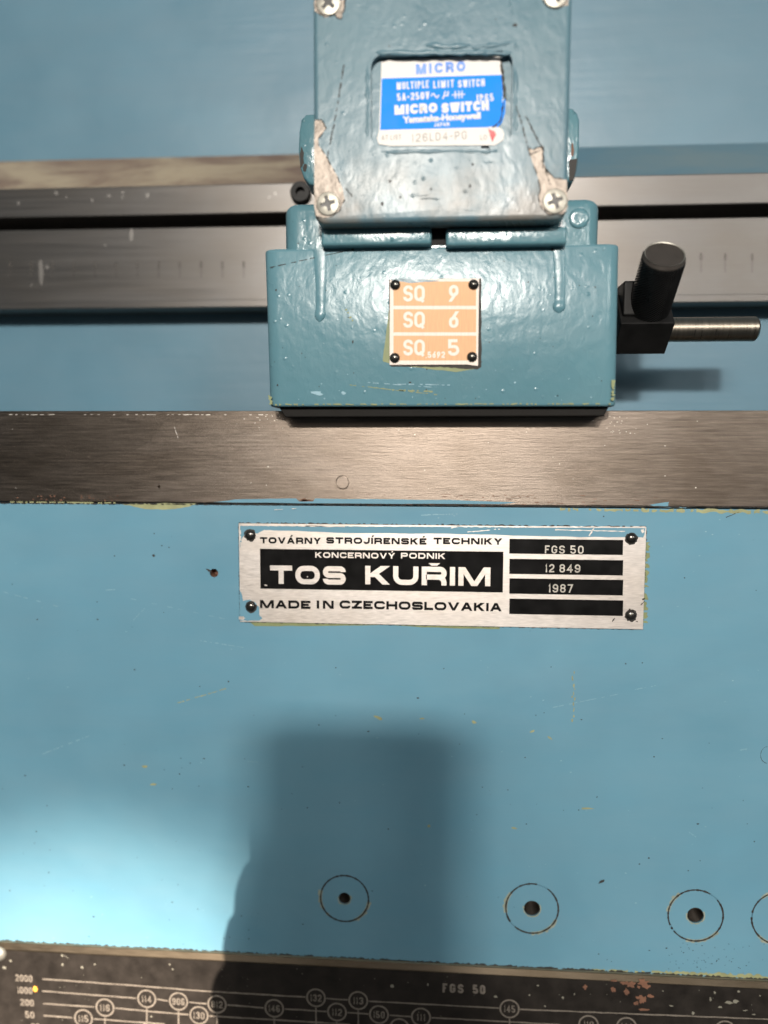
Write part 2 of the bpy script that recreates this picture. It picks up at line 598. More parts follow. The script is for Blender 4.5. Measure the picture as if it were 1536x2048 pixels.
# ------------------------------------------------------------------ stroke lettering
R_ = 'r'
GLY = {  # strokes: list of (closed, [(x, y[, 'r'])]); 'd' strokes are diagonals cut level with the cap lines
    'A': (1.05, [('d', 0, 0, .5, 1), ('d', 1, 0, .5, 1), ('o', [(.2, .27), (.8, .27)])]),
    'C': (1.0, [('o', [(1, .70), (1, 1, R_), (0, 1, R_), (0, 0, R_), (1, 0, R_), (1, .30)])]),
    'D': (1.0, [('c', [(0, 0), (1, 0, R_), (1, 1, R_), (0, 1)])]),
    'E': (.86, [('o', [(1, 1), (0, 1), (0, 0), (1, 0)]), ('o', [(.1, .5), (.92, .5)])]),
    'F': (.82, [('o', [(1, 1), (0, 1), (0, 0)]), ('o', [(.1, .5), (.9, .5)])]),
    'G': (1.0, [('o', [(1, .72), (1, 1, R_), (0, 1, R_), (0, 0, R_), (1, 0, R_), (1, .46), (.55, .46)])]),
    'H': (1.0, [('o', [(0, 0), (0, 1)]), ('o', [(1, 0), (1, 1)]), ('o', [(.1, .5), (.9, .5)])]),
    'I': (0, [('o', [(.5, 0), (.5, 1)])]),
    'J': (.8, [('o', [(1, 1), (1, 0, R_), (0, 0, R_), (0, .34)])]),
    'K': (.98, [('o', [(0, 0), (0, 1)]), ('d', .06, .40, .94, 1), ('d', .98, 0, .36, .60)]),
    'L': (.8, [('o', [(0, 1), (0, 0), (1, 0)])]),
    'M': (1.25, [('o', [(0, 0), (0, 1)]), ('o', [(1, 0), (1, 1)]), ('d', .5, 0, .04, 1), ('d', .5, 0, .96, 1)]),
    'N': (1.02, [('o', [(0, 0), (0, 1)]), ('o', [(1, 0), (1, 1)]), ('d', .98, 0, .02, 1)]),
    'O': (1.08, [('c', [(0, 0, R_), (1, 0, R_), (1, 1, R_), (0, 1, R_)])]),
    'P': (.96, [('o', [(0, 0), (0, 1), (1, 1, R_), (1, .42, R_), (.08, .42)])]),
    'Q': (1.08, [('c', [(0, 0, R_), (1, 0, R_), (1, 1, R_), (0, 1, R_)]), ('o', [(.55, .18), (1.02, -.16)])]),
    'R': (.98, [('o', [(0, 0), (0, 1), (1, 1, R_), (1, .42, R_), (.08, .42)]), ('o', [(.5, .42), (1, .42, R_), (1, 0)])]),
    'S': (1.0, [('o', [(1, .76), (1, 1, R_), (0, 1, R_), (0, .5, R_), (1, .5, R_), (1, 0, R_), (0, 0, R_), (0, .24)])]),
    'T': (.98, [('o', [(0, 1), (1, 1)]), ('o', [(.5, 0), (.5, .9)])]),
    'U': (1.0, [('o', [(0, 1), (0, 0, R_), (1, 0, R_), (1, 1)])]),
    'V': (1.05, [('d', .5, 0, 0, 1), ('d', .5, 0, 1, 1)]),
    'W': (1.4, [('d', .27, 0, 0, 1), ('d', .27, 0, .5, 1), ('d', .73, 0, .5, 1), ('d', .73, 0, 1, 1)]),
    'X': (1.0, [('d', 0, 0, 1, 1), ('d', 1, 0, 0, 1)]),
    'Y': (1.0, [('d', .5, .42, 0, 1), ('d', .5, .42, 1, 1), ('o', [(.5, 0), (.5, .5)])]),
    'Z': (.94, [('o', [(0, 1), (1, 1)]), ('o', [(0, 0), (1, 0)]), ('d', .03, .04, .97, .96)]),
    '0': (1.0, [('c', [(0, 0, R_), (1, 0, R_), (1, 1, R_), (0, 1, R_)])]),
    '1': (.42, [('o', [(.75, 0), (.75, 1), (.05, .76)])]),
    '2': (1.0, [('o', [(0, .72), (0, 1, R_), (1, 1, R_), (1, .56, R_), (0, .14, R_), (0, 0), (1, 0)])]),
    '3': (1.0, [('o', [(0, .76), (0, 1, R_), (1, 1, R_), (1, .52, R_), (.35, .52)]), ('o', [(.6, .52), (1, .52, R_), (1, 0, R_), (0, 0, R_), (0, .24)])]),
    '4': (1.05, [('o', [(.72, 0), (.72, 1), (0, .28), (1, .28)])]),
    '5': (1.0, [('o', [(.95, 1), (0, 1), (0, .55), (1, .58, R_), (1, 0, R_), (0, 0, R_), (0, .24)])]),
    '6': (1.0, [('o', [(1, .78), (1, 1, R_), (0, 1, R_), (0, 0, R_), (1, 0, R_), (1, .56, R_), (.1, .56)])]),
    '7': (.95, [('o', [(0, 1), (1, 1), (.35, 0)])]),
    '8': (1.0, [('c', [(.03, .53, R_), (.97, .53, R_), (.97, 1, R_), (.03, 1, R_)]), ('c', [(0, 0, R_), (1, 0, R_), (1, .53, R_), (0, .53, R_)])]),
    '9': (1.0, [('o', [(0, .22), (0, 0, R_), (1, 0, R_), (1, 1, R_), (0, 1, R_), (0, .44, R_), (.9, .44)])]),
    '-': (.6, [('o', [(0, .45), (1, .45)])]),
    '.': (0, [('o', [(.5, 0), (.5, .02)])]),
    '/': (.8, [('d', 0, 0, 1, 1)]),
    'f': (1.0, [('c', [(.1, 0, R_), (.9, 0, R_), (.9, .62, R_), (.1, .62, R_)]), ('d', .22, .45, .92, 1)]),   # open geometric six
    'n': (1.0, [('c', [(.1, .38, R_), (.9, .38, R_), (.9, 1, R_), (.1, 1, R_)]), ('d', .08, 0, .80, .55)]),   # open geometric nine
}
BASE = {'Á': 'A', 'É': 'E', 'Í': 'I', 'Ý': 'Y', 'Ř': 'R'}


def ribbon(pts, closed, t, rad, caps=(True, True)):
    """outline quads of a stroke of width t along pts [(x, y, rounded)]"""
    P = [(Vector((p[0], p[1])), len(p) > 2) for p in pts]
    n = len(P)
    path = []
    for i, (p, rd) in enumerate(P):
        if not closed and i in (0, n - 1) or not rd:
            path.append(p)
            continue
        a, b = P[(i - 1) % n][0], P[(i + 1) % n][0]
        u, v = (a - p), (b - p)
        la, lb = u.length, v.length
        u.normalize()
        v.normalize()
        ang = u.angle(v)
        if ang > 3.05:
            path.append(p)
            continue
        k = 1 / math.tan(ang / 2)
        # half a side when the neighbour is rounded too
        fa = .5 if P[(i - 1) % n][1] else .97
        fb = .5 if P[(i + 1) % n][1] else .97
        r = min(rad, la * fa / k, lb * fb / k)
        d = r * k
        c = p + (u + v).normalized() * (r / math.sin(ang / 2))
        s, e = p + u * d, p + v * d
        a0 = math.atan2(s.y - c.y, s.x - c.x)
        a1 = math.atan2(e.y - c.y, e.x - c.x)
        da = (a1 - a0 + math.pi) % (2 * math.pi) - math.pi
        for q in range(7):
            w = a0 + da * q / 6
            path.append(c + Vector((math.cos(w), math.sin(w))) * r)
    q = [path[0]]
    for p in path[1:]:
        if (p - q[-1]).length > 1e-7:
            q.append(p)
    path = q
    if closed and (path[0] - path[-1]).length < 1e-7:
        path.pop()
    m = len(path)
    if not closed:
        d0 = (path[0] - path[1]).normalized()
        d1 = (path[-1] - path[-2]).normalized()
        if caps[0]:
            path[0] = path[0] + d0 * t * .5
        if caps[1]:
            path[-1] = path[-1] + d1 * t * .5
    L, Rr = [], []
    for i, p in enumerate(path):
        a = path[i - 1] if (closed or i > 0) else None
        b = path[(i + 1) % m] if (closed or i < m - 1) else None
        d1 = (p - a).normalized() if a is not None else (b - p).normalized()
        d2 = (b - p).normalized() if b is not None else d1
        n1 = Vector((-d1.y, d1.x))
        n2 = Vector((-d2.y, d2.x))
        mm = n1 + n2
        if mm.length < 1e-6:
            mm = n1.copy()
        mm.normalize()
        s = min(1 / max(mm.dot(n1), .3), 2.0) * t * .5
        L.append(p + mm * s)
        Rr.append(p - mm * s)
    quads = []
    for i in range(m if closed else m - 1):
        j = (i + 1) % m
        quads.append([tuple(L[i]), tuple(L[j]), tuple(Rr[j]), tuple(Rr[i])])
    return quads


def letter_strokes(ch, x, w, h, t, rad):
    """stroke polygons of one glyph whose box starts at x"""
    base = BASE.get(ch, ch)
    _, strokes = GLY[base]
    fx = lambda v: x + t * .5 + v * (w - t)
    fy = lambda v: t * .5 + v * (h - t)
    out = []
    for s in strokes:
        if s[0] == 'd':
            _, x0, y0, x1, y1 = s
            yy0 = y0 * h
            yy1 = y1 * h
            ax, bx = fx(x0), fx(x1)
            dx, dy = bx - ax, yy1 - yy0
            hw = min(t * .5 * math.hypot(dx, dy) / abs(dy), t * 1.1) * .98
            ax = min(max(ax, x + hw), x + w - hw)
            bx = min(max(bx, x + hw), x + w - hw)
            out.append([[(ax - hw, yy0), (ax + hw, yy0), (bx + hw, yy1), (bx - hw, yy1)]])
        else:
            pts = [(fx(p[0]), fy(p[1])) + tuple(p[2:]) for p in s[1]]
            def ends(a, b):      # square cap only where the stroke runs into the edge of the letter box
                v = a[0] if abs(a[0] - b[0]) > abs(a[1] - b[1]) else a[1]
                return v in (0, 1)
            out.append(ribbon(pts, s[0] == 'c', t, rad, (ends(s[1][0], s[1][1]), ends(s[1][-1], s[1][-2]))))
    cx = x + w * .5
    if ch in 'ÁÉÍÝ':
        out.append([[(cx - t * .25, h * 1.10), (cx + t * .55, h * 1.10), (cx + t * 1.2, h * 1.36), (cx + t * .1, h * 1.36)]])
    if ch == 'Ř':
        out.append([[(cx - t * .55, h * 1.06), (cx + t * .55, h * 1.06), (cx + t * 1.15, h * 1.19), (cx - t * 1.15, h * 1.19)]])
    return out


def text_strokes(s, x0, x1, z0, h, t, gap=.16, space=.6, rad=.34, wide=None):
    """lay a line of lettering between x0 and x1 on baseline z0; returns groups of quads"""
    ws = [None if c == ' ' else GLY[BASE.get(c, c)][0] for c in s]
    fixed = sum(t for w in ws if w == 0)
    rel = sum(w for w in ws if w) + gap * (len(s) - 1) + space * s.count(' ')
    k = (x1 - x0 - fixed) / rel
    x, out = x0, []
    for c, w in zip(s, ws):
        if w is None:
            x += k * (space + gap)
            continue
        wd = t if w == 0 else w * k
        r = rad * h if rad < 1 else min(wd, h) * .5 - t * .5
        for g in letter_strokes(c, x, wd, h, t, max(r, t * .52)):
            out.append([[(px, py + z0) for px, py in q] for q in g])
        x += wd + gap * k
    return out


def lettering(name, groups, Y, mat, parent, xf=None, step=0.000003, label=None):
    bm = bmesh.new()
    for i, g in enumerate(groups):
        cache = {}
        for q in g:
            vs = []
            for p in q:
                key = (round(p[0], 8), round(p[1], 8))
                if key not in cache:
                    x, z = xf(*p) if xf else p
                    cache[key] = bm.verts.new((x, Y - step * (i % 9), z))
                if cache[key] not in vs:
                    vs.append(cache[key])
            if len(vs) >= 3:
                try:
                    bm.faces.new(vs)
                except ValueError:
                    pass
    return link(name, bm, mat, parent, label=label)


def rivet(name, px, py, rpx, Y, h, parent, mat):
    c = at(px, py, Y)
    r = PX(rpx, Y)
    prof = [(r * math.cos(a), h * math.sin(a)) for a in [math.radians(d) for d in range(0, 90, 12)]] + [(0, h)]
    bm = orient(bm_lathe(prof, 24), (0, -1, 0), c)
    return link(name, bm, mat, parent, smooth=True)


# ================================================================== machine front panel
XL, XR = at(-420, 1000).x, at(1960, 1000).x
Z_SEAM = at(768, 1010.5).z
Z_TRIM = at(768, 1921).z
panel = root('machine_housing', 'light blue painted machine front below the brushed steel strip, with a row of ringed holes', 'machine panel', (0, 0, Z_SEAM - .2))
pan = link('front_face', bm_box(XL, XR, 0, .012, Z_SEAM - .32, Z_SEAM - .0005, .0003, 2), M_PANEL, panel)
holes = [(689, 1797, 13, 51), (1064, 1817, 17, 54), (1391, 1831, 17, 55), (1560, 1837, 17, 56)]
cuts = []
for px, py, r, R in holes:
    c = at(px, py)
    cuts.append(orient(bm_lathe([(0, -.001), (PX(r), -.001), (PX(r), .0115), (0, .0115)], 32), (0, 1, 0), c))
    a, b = PX(R - 2.6), PX(R + 2.2)
    cuts.append(orient(bm_lathe([(a, -.001), (b, -.001), (b - .0003, .0006), (a + .0003, .0006), (a, -.001)], 64), (0, 1, 0), c))
c = at(428, 1146)
cuts.append(orient(bm_lathe([(0, -.001), (PX(9), -.001), (PX(9), .006), (0, .006)], 20), (0, 1, 0), c))
boolean_cut(pan, cuts)
for px, py, r, R in holes:
    c = at(px, py)
    prof, k = [], 0
    y = .0002
    while y < .0105:
        prof.append((PX(r) * (.985 if k % 2 else .84), y))
        y += .00045
        k += 1
    prof.append((0, .0105))
    th = link('threaded_hole', orient(bm_lathe(prof, 28), (0, 1, 0), c), M_THREAD, panel)
    # old filler showing and grime plus painted shade in the ring groove
    gr = []
    p0 = random.uniform(0, 6)
    for k in range(72):
        a = 2 * math.pi * k / 72
        if px < 700 or math.sin(a * 2 + p0) + math.sin(a * 5 + p0 * 2) * .6 + random.uniform(-.5, .5) > -1.25:
            w = PX(random.uniform(1.2, 2.2))
            a2 = a + 2 * math.pi / 72
            rr = PX(R)
            gr.append([(c.x + (rr - w) * math.cos(a), c.z + (rr - w) * math.sin(a)), (c.x + (rr + w) * math.cos(a), c.z + (rr + w) * math.sin(a)),
                       (c.x + (rr + w) * math.cos(a2), c.z + (rr + w) * math.sin(a2)), (c.x + (rr - w) * math.cos(a2), c.z + (rr - w) * math.sin(a2))])
    link('ring_grime_shade', bm_sheet(gr, -.00006), M_GRIME, panel)
    pr = []
    for k in range(60):
        a = 2 * math.pi * k / 60
        if math.sin(a * 2 + p0) + math.sin(a * 3 + p0 * 2) * .7 + (1.2 if math.sin(a) < -.6 else 0) > .75:
            a2 = a + 2 * math.pi / 60
            r1, r2 = PX(R - 3), PX(R + 2.5 + random.uniform(0, 4.5))
            pr.append([(c.x + r1 * math.cos(a), c.z + r1 * math.sin(a)), (c.x + r2 * math.cos(a), c.z + r2 * math.sin(a)),
                       (c.x + r2 * math.cos(a2), c.z + r2 * math.sin(a2)), (c.x + r1 * math.cos(a2), c.z + r1 * math.sin(a2))])
    for k in range(24):
        a = 2 * math.pi * k / 24
        a2 = a + 2 * math.pi / 24
        if math.sin(a) < .35:
            r1, r2 = PX(r - .3), PX(r + random.uniform(.8, 3.2))
            pr.append([(c.x + r1 * math.cos(a), c.z + r1 * math.sin(a)), (c.x + r2 * math.cos(a), c.z + r2 * math.sin(a)),
                       (c.x + r2 * math.cos(a2), c.z + r2 * math.sin(a2)), (c.x + r1 * math.cos(a2), c.z + r1 * math.sin(a2))])
    link('primer_edge', bm_sheet(pr, -.00003), M_FILLER, panel)
link('rivet_hole', orient(bm_lathe([(PX(8.8), .0002), (PX(8.6), .0055), (0, .0055)], 20), (0, 1, 0), at(428, 1146)), M_RUST, panel)

# primer showing through along the seam, wear marks and scratches in the paint
pr = [rough_poly(px_poly([(238, 1008), (330, 1006.5), (392, 1007.5), (380, 1013), (338, 1019), (290, 1018), (262, 1012)], 0), PX(.8), 4)]
pr += px_line(20, 1003.5, 240, 1006, 4, n=50, gap=.25)
pr += px_line(1120, 1018.5, 1330, 1021, 5, n=40, gap=.35)
pr += px_line(1330, 1021, 1560, 1024, 6, n=40, gap=.1)
pr += px_line(1330, 1945, 1420, 1949, 6, n=24)
pr += px_line(1420, 1950, 1560, 1956, 9, n=24)
pr += px_line(1130, 1938, 1330, 1945, 4, n=30, gap=.3)
for q in [(757, 1436, 11, 3, -.4), (289, 1533, 6, 2.6, .1), (306, 1569, 7, 2.4, .1), (948, 1444, 5, 3, -.5), (1064, 1463, 5, 2, .5), (1100, 1476, 6, 1.6, -.6),
          (1174, 1617, 12, 2.2, 0), (1028, 1656, 6, 2.2, 0), (844, 1437, 6, 1.5, 0), (858, 1652, 3, 3, 0), (520, 1212, 3, 1.2, 0)]:
    pr.append(blob_px(q[0], q[1], q[2], q[3], ang=q[4], n=10))
for k in range(13):
    pr.append(blob_px(1147 + random.uniform(-3, 3), 1346 + k * 7.8 + random.uniform(-3, 3), random.uniform(.9, 2.0), random.uniform(2, 4.5), n=7))
pr += px_line(346, 1409, 452, 1377, 1.6, n=24, gap=.15)
link('primer_stain', bm_sheet(pr, -.00003), M_PRIMER, panel)
sc = []
for x0, y0, x1, y1, w, g in [(85, 1508, 182, 1470, 1.2, .35), (400, 1281, 487, 1295, 1.1, .3), (190, 1182, 460, 1240, .9, .6), (8, 1184, 120, 1214, 1.2, .4),
                             (267, 1240, 290, 1216, 1.0, .3), (212, 1180, 230, 1179, 1.4, .1), (1100, 1416, 1242, 1387, 1.0, .4), (1270, 1379, 1312, 1371, 1.2, .4),
                             (495, 1523, 516, 1524, 1.4, .1), (842, 1030, 918, 1028, 1.6, .2), (1378, 1664, 1392, 1674, 1.2, .2), (1480, 1500, 1495, 1498, 2, .1)]:
    sc += px_line(x0, y0, x1, y1, w, n=26, gap=g)
for k in range(60):
    x, y = random.uniform(0, 1536), random.uniform(1030, 1900)
    if 470 < x < 1300 and y < 1270:
        continue
    sc.append(blob_px(x, y, random.uniform(.6, 2.6), random.uniform(.5, 1.1), n=6, ang=random.uniform(-.6, .6)))
link('scratch_marking', bm_sheet(sc, -.00003), M_SCR, panel)
sp = []
for k in range(70):
    x, y = random.uniform(0, 1536), random.uniform(1030, 1900)
    if 470 < x < 1300 and y < 1270:
        continue
    s = random.uniform(.6, 1.7)
    sp.append(blob_px(x, y, s * random.uniform(1, 1.6), s, n=7))
for k in range(60):       # flecks of dirt under the right-hand holes
    sp.append(blob_px(random.gauss(1400, 60), random.uniform(1885, 1940), random.uniform(.6, 1.8), random.uniform(.5, 1.2), n=6))
sp.append(blob_px(307, 1111, 3.2, 2.4))
sp.append(blob_px(1204, 1763, 7, 2.6, ang=.5))
sp.append(blob_px(418, 1141, 6, 2.0, ang=-.5))
sp.append(blob_px(1290, 1082, 5, 1.5, ang=.7))
sp += px_line(1452, 1035, 1482, 1022, 1.2, n=8, gap=.2)
sp += px_line(-60, 1878.5, 1600, 1962, 4.5, n=420, gap=.1, jit=1.0)
arc = [(1536 + 15 * math.cos(a), 1510 + 17 * math.sin(a)) for a in [math.radians(d) for d in range(100, 280, 15)]]
for a, b in zip(arc, arc[1:]):
    sp += px_line(*a, *b, 1.0, n=1)
link('dirt_speck', bm_sheet(sp, -.00004), M_GRIME, panel)

# ================================================================== brushed steel strip
zt, zb = at(768, 821.5).z, Z_SEAM + .0003
strip = root('steel_strip', 'long brushed bare steel strip between the blue block and the blue panel below', 'steel strip', (0, 0, zb))
SY = -.0004
bar = link('strip_bar', bm_box(XL - .02, XR + .02, SY, .03, zb, zt, .0005, 2), M_STRIP, strip)
c = at(685, 965, SY)
boolean_cut(bar, [orient(bm_lathe([(PX(12.8), -.001), (PX(14.4), -.001), (PX(14.4), .0008), (PX(12.8), .0008), (PX(12.8), -.001)], 40), (0, 1, 0), c),
                  orient(bm_lathe([(0, -.001), (PX(3), -.001), (PX(2), .002), (0, .002)], 12), (0, 1, 0), at(318, 973, SY))])
link('dowel_pin', orient(bm_lathe([(PX(12.6), .0006), (PX(12.6), -.00003), (PX(11.8), -.00008), (0, -.00008)], 40), (0, 1, 0), c), M_STRIP, strip)
ov = [rough_poly(px_poly([(425, 1004.5), (470, 999), (540, 997), (592, 997), (598, 1003), (626, 1003), (630, 997), (800, 999), (900, 1000), (1032, 1005), (1000, 1008), (800, 1007.5), (600, 1006.5)], SY), PX(.5), 3),
      rough_poly(px_poly([(1300, 1009), (1330, 1005), (1338, 1004), (1336, 1013), (1376, 1014), (1372, 1016), (1310, 1014)], SY), PX(.8), 3)]
link('overpaint_edge', bm_sheet(ov, SY - .00004, .000002), M_OVER, strip)
rs = [blob_px(612, 1003, 15, 3.5, SY, n=16), blob_px(608, 1000, 9, 3, SY, n=12)]
for k in range(26):
    rs.append(blob_px(random.uniform(10, 250), random.uniform(990, 1001), random.uniform(.8, 3), random.uniform(.6, 2), SY, n=6))
for k in range(70):
    rs.append(blob_px(random.gauss(1010, 130), random.uniform(988, 1012), random.uniform(2, 9), random.uniform(.4, .9), SY, n=6))
link('rust_stain', bm_sheet(rs, SY - .00003), M_RUST, strip)
st = []
for k in range(60):
    x = random.choice([random.gauss(545, 30), random.gauss(1240, 25), random.uniform(0, 1536)])
    st.append(blob_px(x, random.uniform(826, 870), random.uniform(.5, 1.8), random.uniform(.4, 1.0), SY, n=6))
for k in range(16):
    st.append(blob_px(random.uniform(0, 1536), random.uniform(828, 1000), random.uniform(.6, 2.2), random.uniform(.5, 1.2), SY, n=6))
st += px_line(0, 829, 540, 829.5, 1.2, SY, n=120, gap=.65)
st += px_line(348, 852, 356, 876, 1.2, SY, n=12, gap=.4)
link('bright_speck', bm_sheet(st, SY - .00003), M_STAMP, strip)
st = px_line(-60, 1005.8, 1600, 1015, 1.8, SY, n=360, gap=.2)
link('seam_grime', bm_sheet(st, SY - .00006), M_GRIME, strip)
# an oily stain shaped like a lens on the left
no = N('oily_stain_film')
no.col((.10, .085, .07))
no.rough(.45)
no.set(Metallic=.9, Alpha=.16)
stn = rough_poly(px_poly([(60, 838), (180, 834), (330, 845), (300, 885), (255, 908), (200, 915), (130, 900), (70, 870)], SY), PX(3), 3)
link('oil_stain', bm_sheet([stn], SY - .00002), no.m, strip)

# ================================================================== background of the machine: blue body panels and the slotted rail
BY = .060
body = root('machine_casting', 'blue painted machine casting set back behind the slotted steel rail', 'machine body', (0, .12, 0))
zu = at(768, 322, .072).z
link('lower_body_panel', bm_box(XL - .08, XR + .08, BY, BY + .03, at(768, 840, BY).z - .02, at(768, 600, BY).z + .01), M_BACK, body)
link('upper_body_panel', bm_box(XL - .1, XR + .1, .072, .11, zu, at(768, -250, .072).z), M_BACK, body)
slot = link('dark_slot_back', bm_box(XL - .1, XR + .1, .075, .12, at(768, 640, BY).z, zu + .002), M_VOID, body)  # black backing puts the shade of the rail slot into colour

RY = .045
rail = root('slotted_rail', 'bare steel guide rail with a dark slot and worn scale, behind the limit switch', 'guide rail', (0, RY, 0))
z1, z2 = at(768, 361, RY).z, at(768, 421.5, RY).z
up = link('upper_rail', bm_box(XL - .06, XR + .06, RY, .074, z2, z1, .0006, 2), M_RAIL, rail)
z3, z4 = at(768, 447, RY).z, at(768, 612, RY).z
low = link('lower_rail', bm_box(XL - .06, XR + .06, RY, BY + .02, z4, z3, .0006, 2), M_RAIL, rail)
link('rail_lip', bm_box(XL - .06, XR + .06, RY - .0012, RY - .0001, z4, z4 + PX(15, RY), .0004, 2), M_RAIL, rail)
# sloping ledge above the rail: grimy primer at the left, overpainted at the right
n = N('worn_ledge_paint')
b1 = n.noise(45, 5, .65, (.5, 1, 1.5), .5)
dirt = n.mix(n.rng(b1, .38, .62, 0, 1), (.16, .105, .075), (.32, .26, .18))
blue = n.mix(n.rng(b1, .3, .7, 0, 1), (.075, .15, .20), (.12, .17, .19))
xx = n.axis(0)
n.col(n.mix(n.rng(n.math('ADD', xx, n.math('MULTIPLY', b1, .02)), .0, .012, 0, 1), dirt, blue))
n.rough(.42)
zl1 = at(600, 309, .072).z
bm = bmesh.new()
vs = [bm.verts.new(p) for p in ((XL - .06, RY + .0006, z1), (XR + .06, RY + .0006, z1), (XR + .06, .0715, zl1), (XL - .06, .0715, zl1),
                                (XL - .06, .074, z1), (XR + .06, .074, z1), (XR + .06, .0735, zl1), (XL - .06, .0735, zl1))]
for f in ((0, 1, 2, 3), (4, 7, 6, 5), (0, 3, 7, 4), (1, 5, 6, 2), (3, 2, 6, 7), (0, 4, 5, 1)):
    bm.faces.new([vs[i] for i in f])
link('sloping_ledge', bm, n.m, rail)
# engraved scale: every mark is one small dark stroke of one engraving
mk = []
for k in range(12):
    x = 20 + k * 42.5
    mk.append([*px_poly([(x - 2, 522), (x + 2, 522), (x + 2, 556), (x - 2, 556)], RY)])
    mk.append(blob_px(x, 530, 4, 7, RY, n=8))
for x in (1310, 1402, 1450, 1504, 1560):
    mk.append([*px_poly([(x - 2, 506), (x + 2, 506), (x + 2, 545), (x - 2, 545)], RY)])
    mk.append(blob_px(x, 513, 4, 7, RY, n=8))
n = N('worn_engraving')
n.col((.10, .09, .08))
n.set(Alpha=.16, Roughness=.6)
link('scale_marking', bm_sheet(mk, RY - .00005, .000003), n.m, low)
sc = []
for k in range(14):
    sc.append(blob_px(random.uniform(0, 560), random.choice([random.uniform(384, 408), random.uniform(480, 585)]), random.uniform(1.5, 5), random.uniform(2, 6), RY, n=7))
sc.append(blob_px(82, 545, 5, 26, RY, n=10, jit=.15))
sc.append(blob_px(263, 470, 4, 14, RY, n=10, jit=.15))
n = N('rail_scuff')
n.col((.75, .72, .68))
n.set(Alpha=.14, Roughness=.5, Metallic=.6)
link('scuff_stain', bm_sheet(sc, RY - .00003, .000003), n.m, rail)
c = at(603, 388, RY)
sk = link('socket_screw', orient(bm_lathe([(PX(20, RY), 0), (PX(20, RY), .003), (PX(18, RY), .0036), (PX(9, RY), .0036), (PX(8, RY), .0008), (0, .0008)], 24), (0, -1, 0), c), M_BLACKOX, rail)

# ================================================================== mounting block
KY = -.0150
tl, trr, br, bl = at(527, 494, KY), at(1241, 490, KY), at(1234, 812.5, KY), at(537.5, 813.5, KY)
zT, zB = (tl.z + trr.z) / 2, (br.z + bl.z) / 2
block = root('mounting_block', 'blue lumpy painted rectangular block under the switch box, with two paint drips', 'mounting block', ((tl.x + trr.x) / 2, KY, zB))


def block_section(xl, xr, yb, r):
    pts = [(xl, yb)]
    for k in range(9):
        a = math.radians(180 + 90 * k / 8)
        pts.append((xl + r * 1.5 + r * 1.5 * math.cos(a), KY + r + r * math.sin(a)))
    for k in range(9):
        a = math.radians(270 + 90 * k / 8)
        pts.append((xr - r * 1.5 + r * 1.5 * math.cos(a), KY + r + r * math.sin(a)))
    pts.append((xr, yb))
    return pts


bm = bmesh.new()
top = [bm.verts.new((x, y, zT)) for x, y in block_section(tl.x, trr.x, SY - .0003, .0034)]
bot = [bm.verts.new((x, y, zB)) for x, y in block_section(bl.x, br.x, SY - .0003, .0034)]
ft = bm.faces.new(top)
fb = bm.faces.new(bot[::-1])
for i in range(len(top)):
    j = (i + 1) % len(top)
    bm.faces.new((top[i], bot[i], bot[j], top[j]))
bmesh.ops.recalc_face_normals(bm, faces=bm.faces[:])
bmesh.ops.bevel(bm, geom=list(set(list(ft.edges) + list(fb.edges))), offset=.0011, segments=3, affect='EDGES', profile=.5)
blk = link('block_body', bm, M_BLOCK, block)
boolean_cut(blk, [bm_box(bl.x + .0045, br.x - .0040, KY + .0024, .004, zB - .004, zB + .030)])
sharp_smooth(blk, 40)
shade_pts = [at(x, y, -.0115) for x, y in ((556, 811), (1219, 811), (1208, 832), (570, 834))]
link('undershade_slab', bm_prism([(p.x, p.z) for p in shade_pts], -.0115, SY - .0002, .0004, 2), M_UNDERSHADE, block)  # black slab added to stand for the shade under the block
link('bracket_arm', bm_box(tl.x + .02, trr.x - .02, SY + .0002 + .031, .044, zt + .004, zT - .006, .001), M_BACK, block)
link('bracket_foot', bm_box(tl.x + .004, trr.x - .002, -.0005, .0312, zt + .0005, zT - .004, .001), M_BACK, block)


def drip(px, y0, y1, w0, w1):
    """a hardened run of paint that ends in a bead"""
    bm = bmesh.new()
    rows = []
    nR = 26
    for i in range(nR + 1):
        f = i / nR
        y = y0 + (y1 - y0) * f
        w = w0 + (w1 - w0) * f
        h = .00022 + .00020 * f
        if f > .80:
            g = (f - .80) / .20
            w *= 1 + .22 * math.sin(g * math.pi)
            h += .0004 * math.sin(min(g * 1.1, 1) * math.pi)
            if f > .9:
                w *= math.sqrt(max(0, 1 - ((f - .9) / .1) ** 2)) + .02
                h *= math.sqrt(max(0, 1 - ((f - .9) / .1) ** 2)) + .05
        x = px + 3.0 * math.sin(f * 3.0)
        c = at(x, y, KY)
        row = []
        for k in range(9):
            a = math.pi * k / 8
            row.append(bm.verts.new((c.x - PX(w, KY) * .5 * math.cos(a), KY + .0002 - (h + .0002) * math.sin(a), c.z)))
        rows.append(row)
    for a, b in zip(rows, rows[1:]):
        for k in range(8):
            bm.faces.new((a[k], a[k + 1], b[k + 1], b[k]))
    return bm


link('paint_drip', drip(639, 499, 645, 30, 17), M_BLOCK, block, smooth=True)
link('paint_drip', drip(1117, 499, 627, 26, 20), M_BLOCK, block, smooth=True)
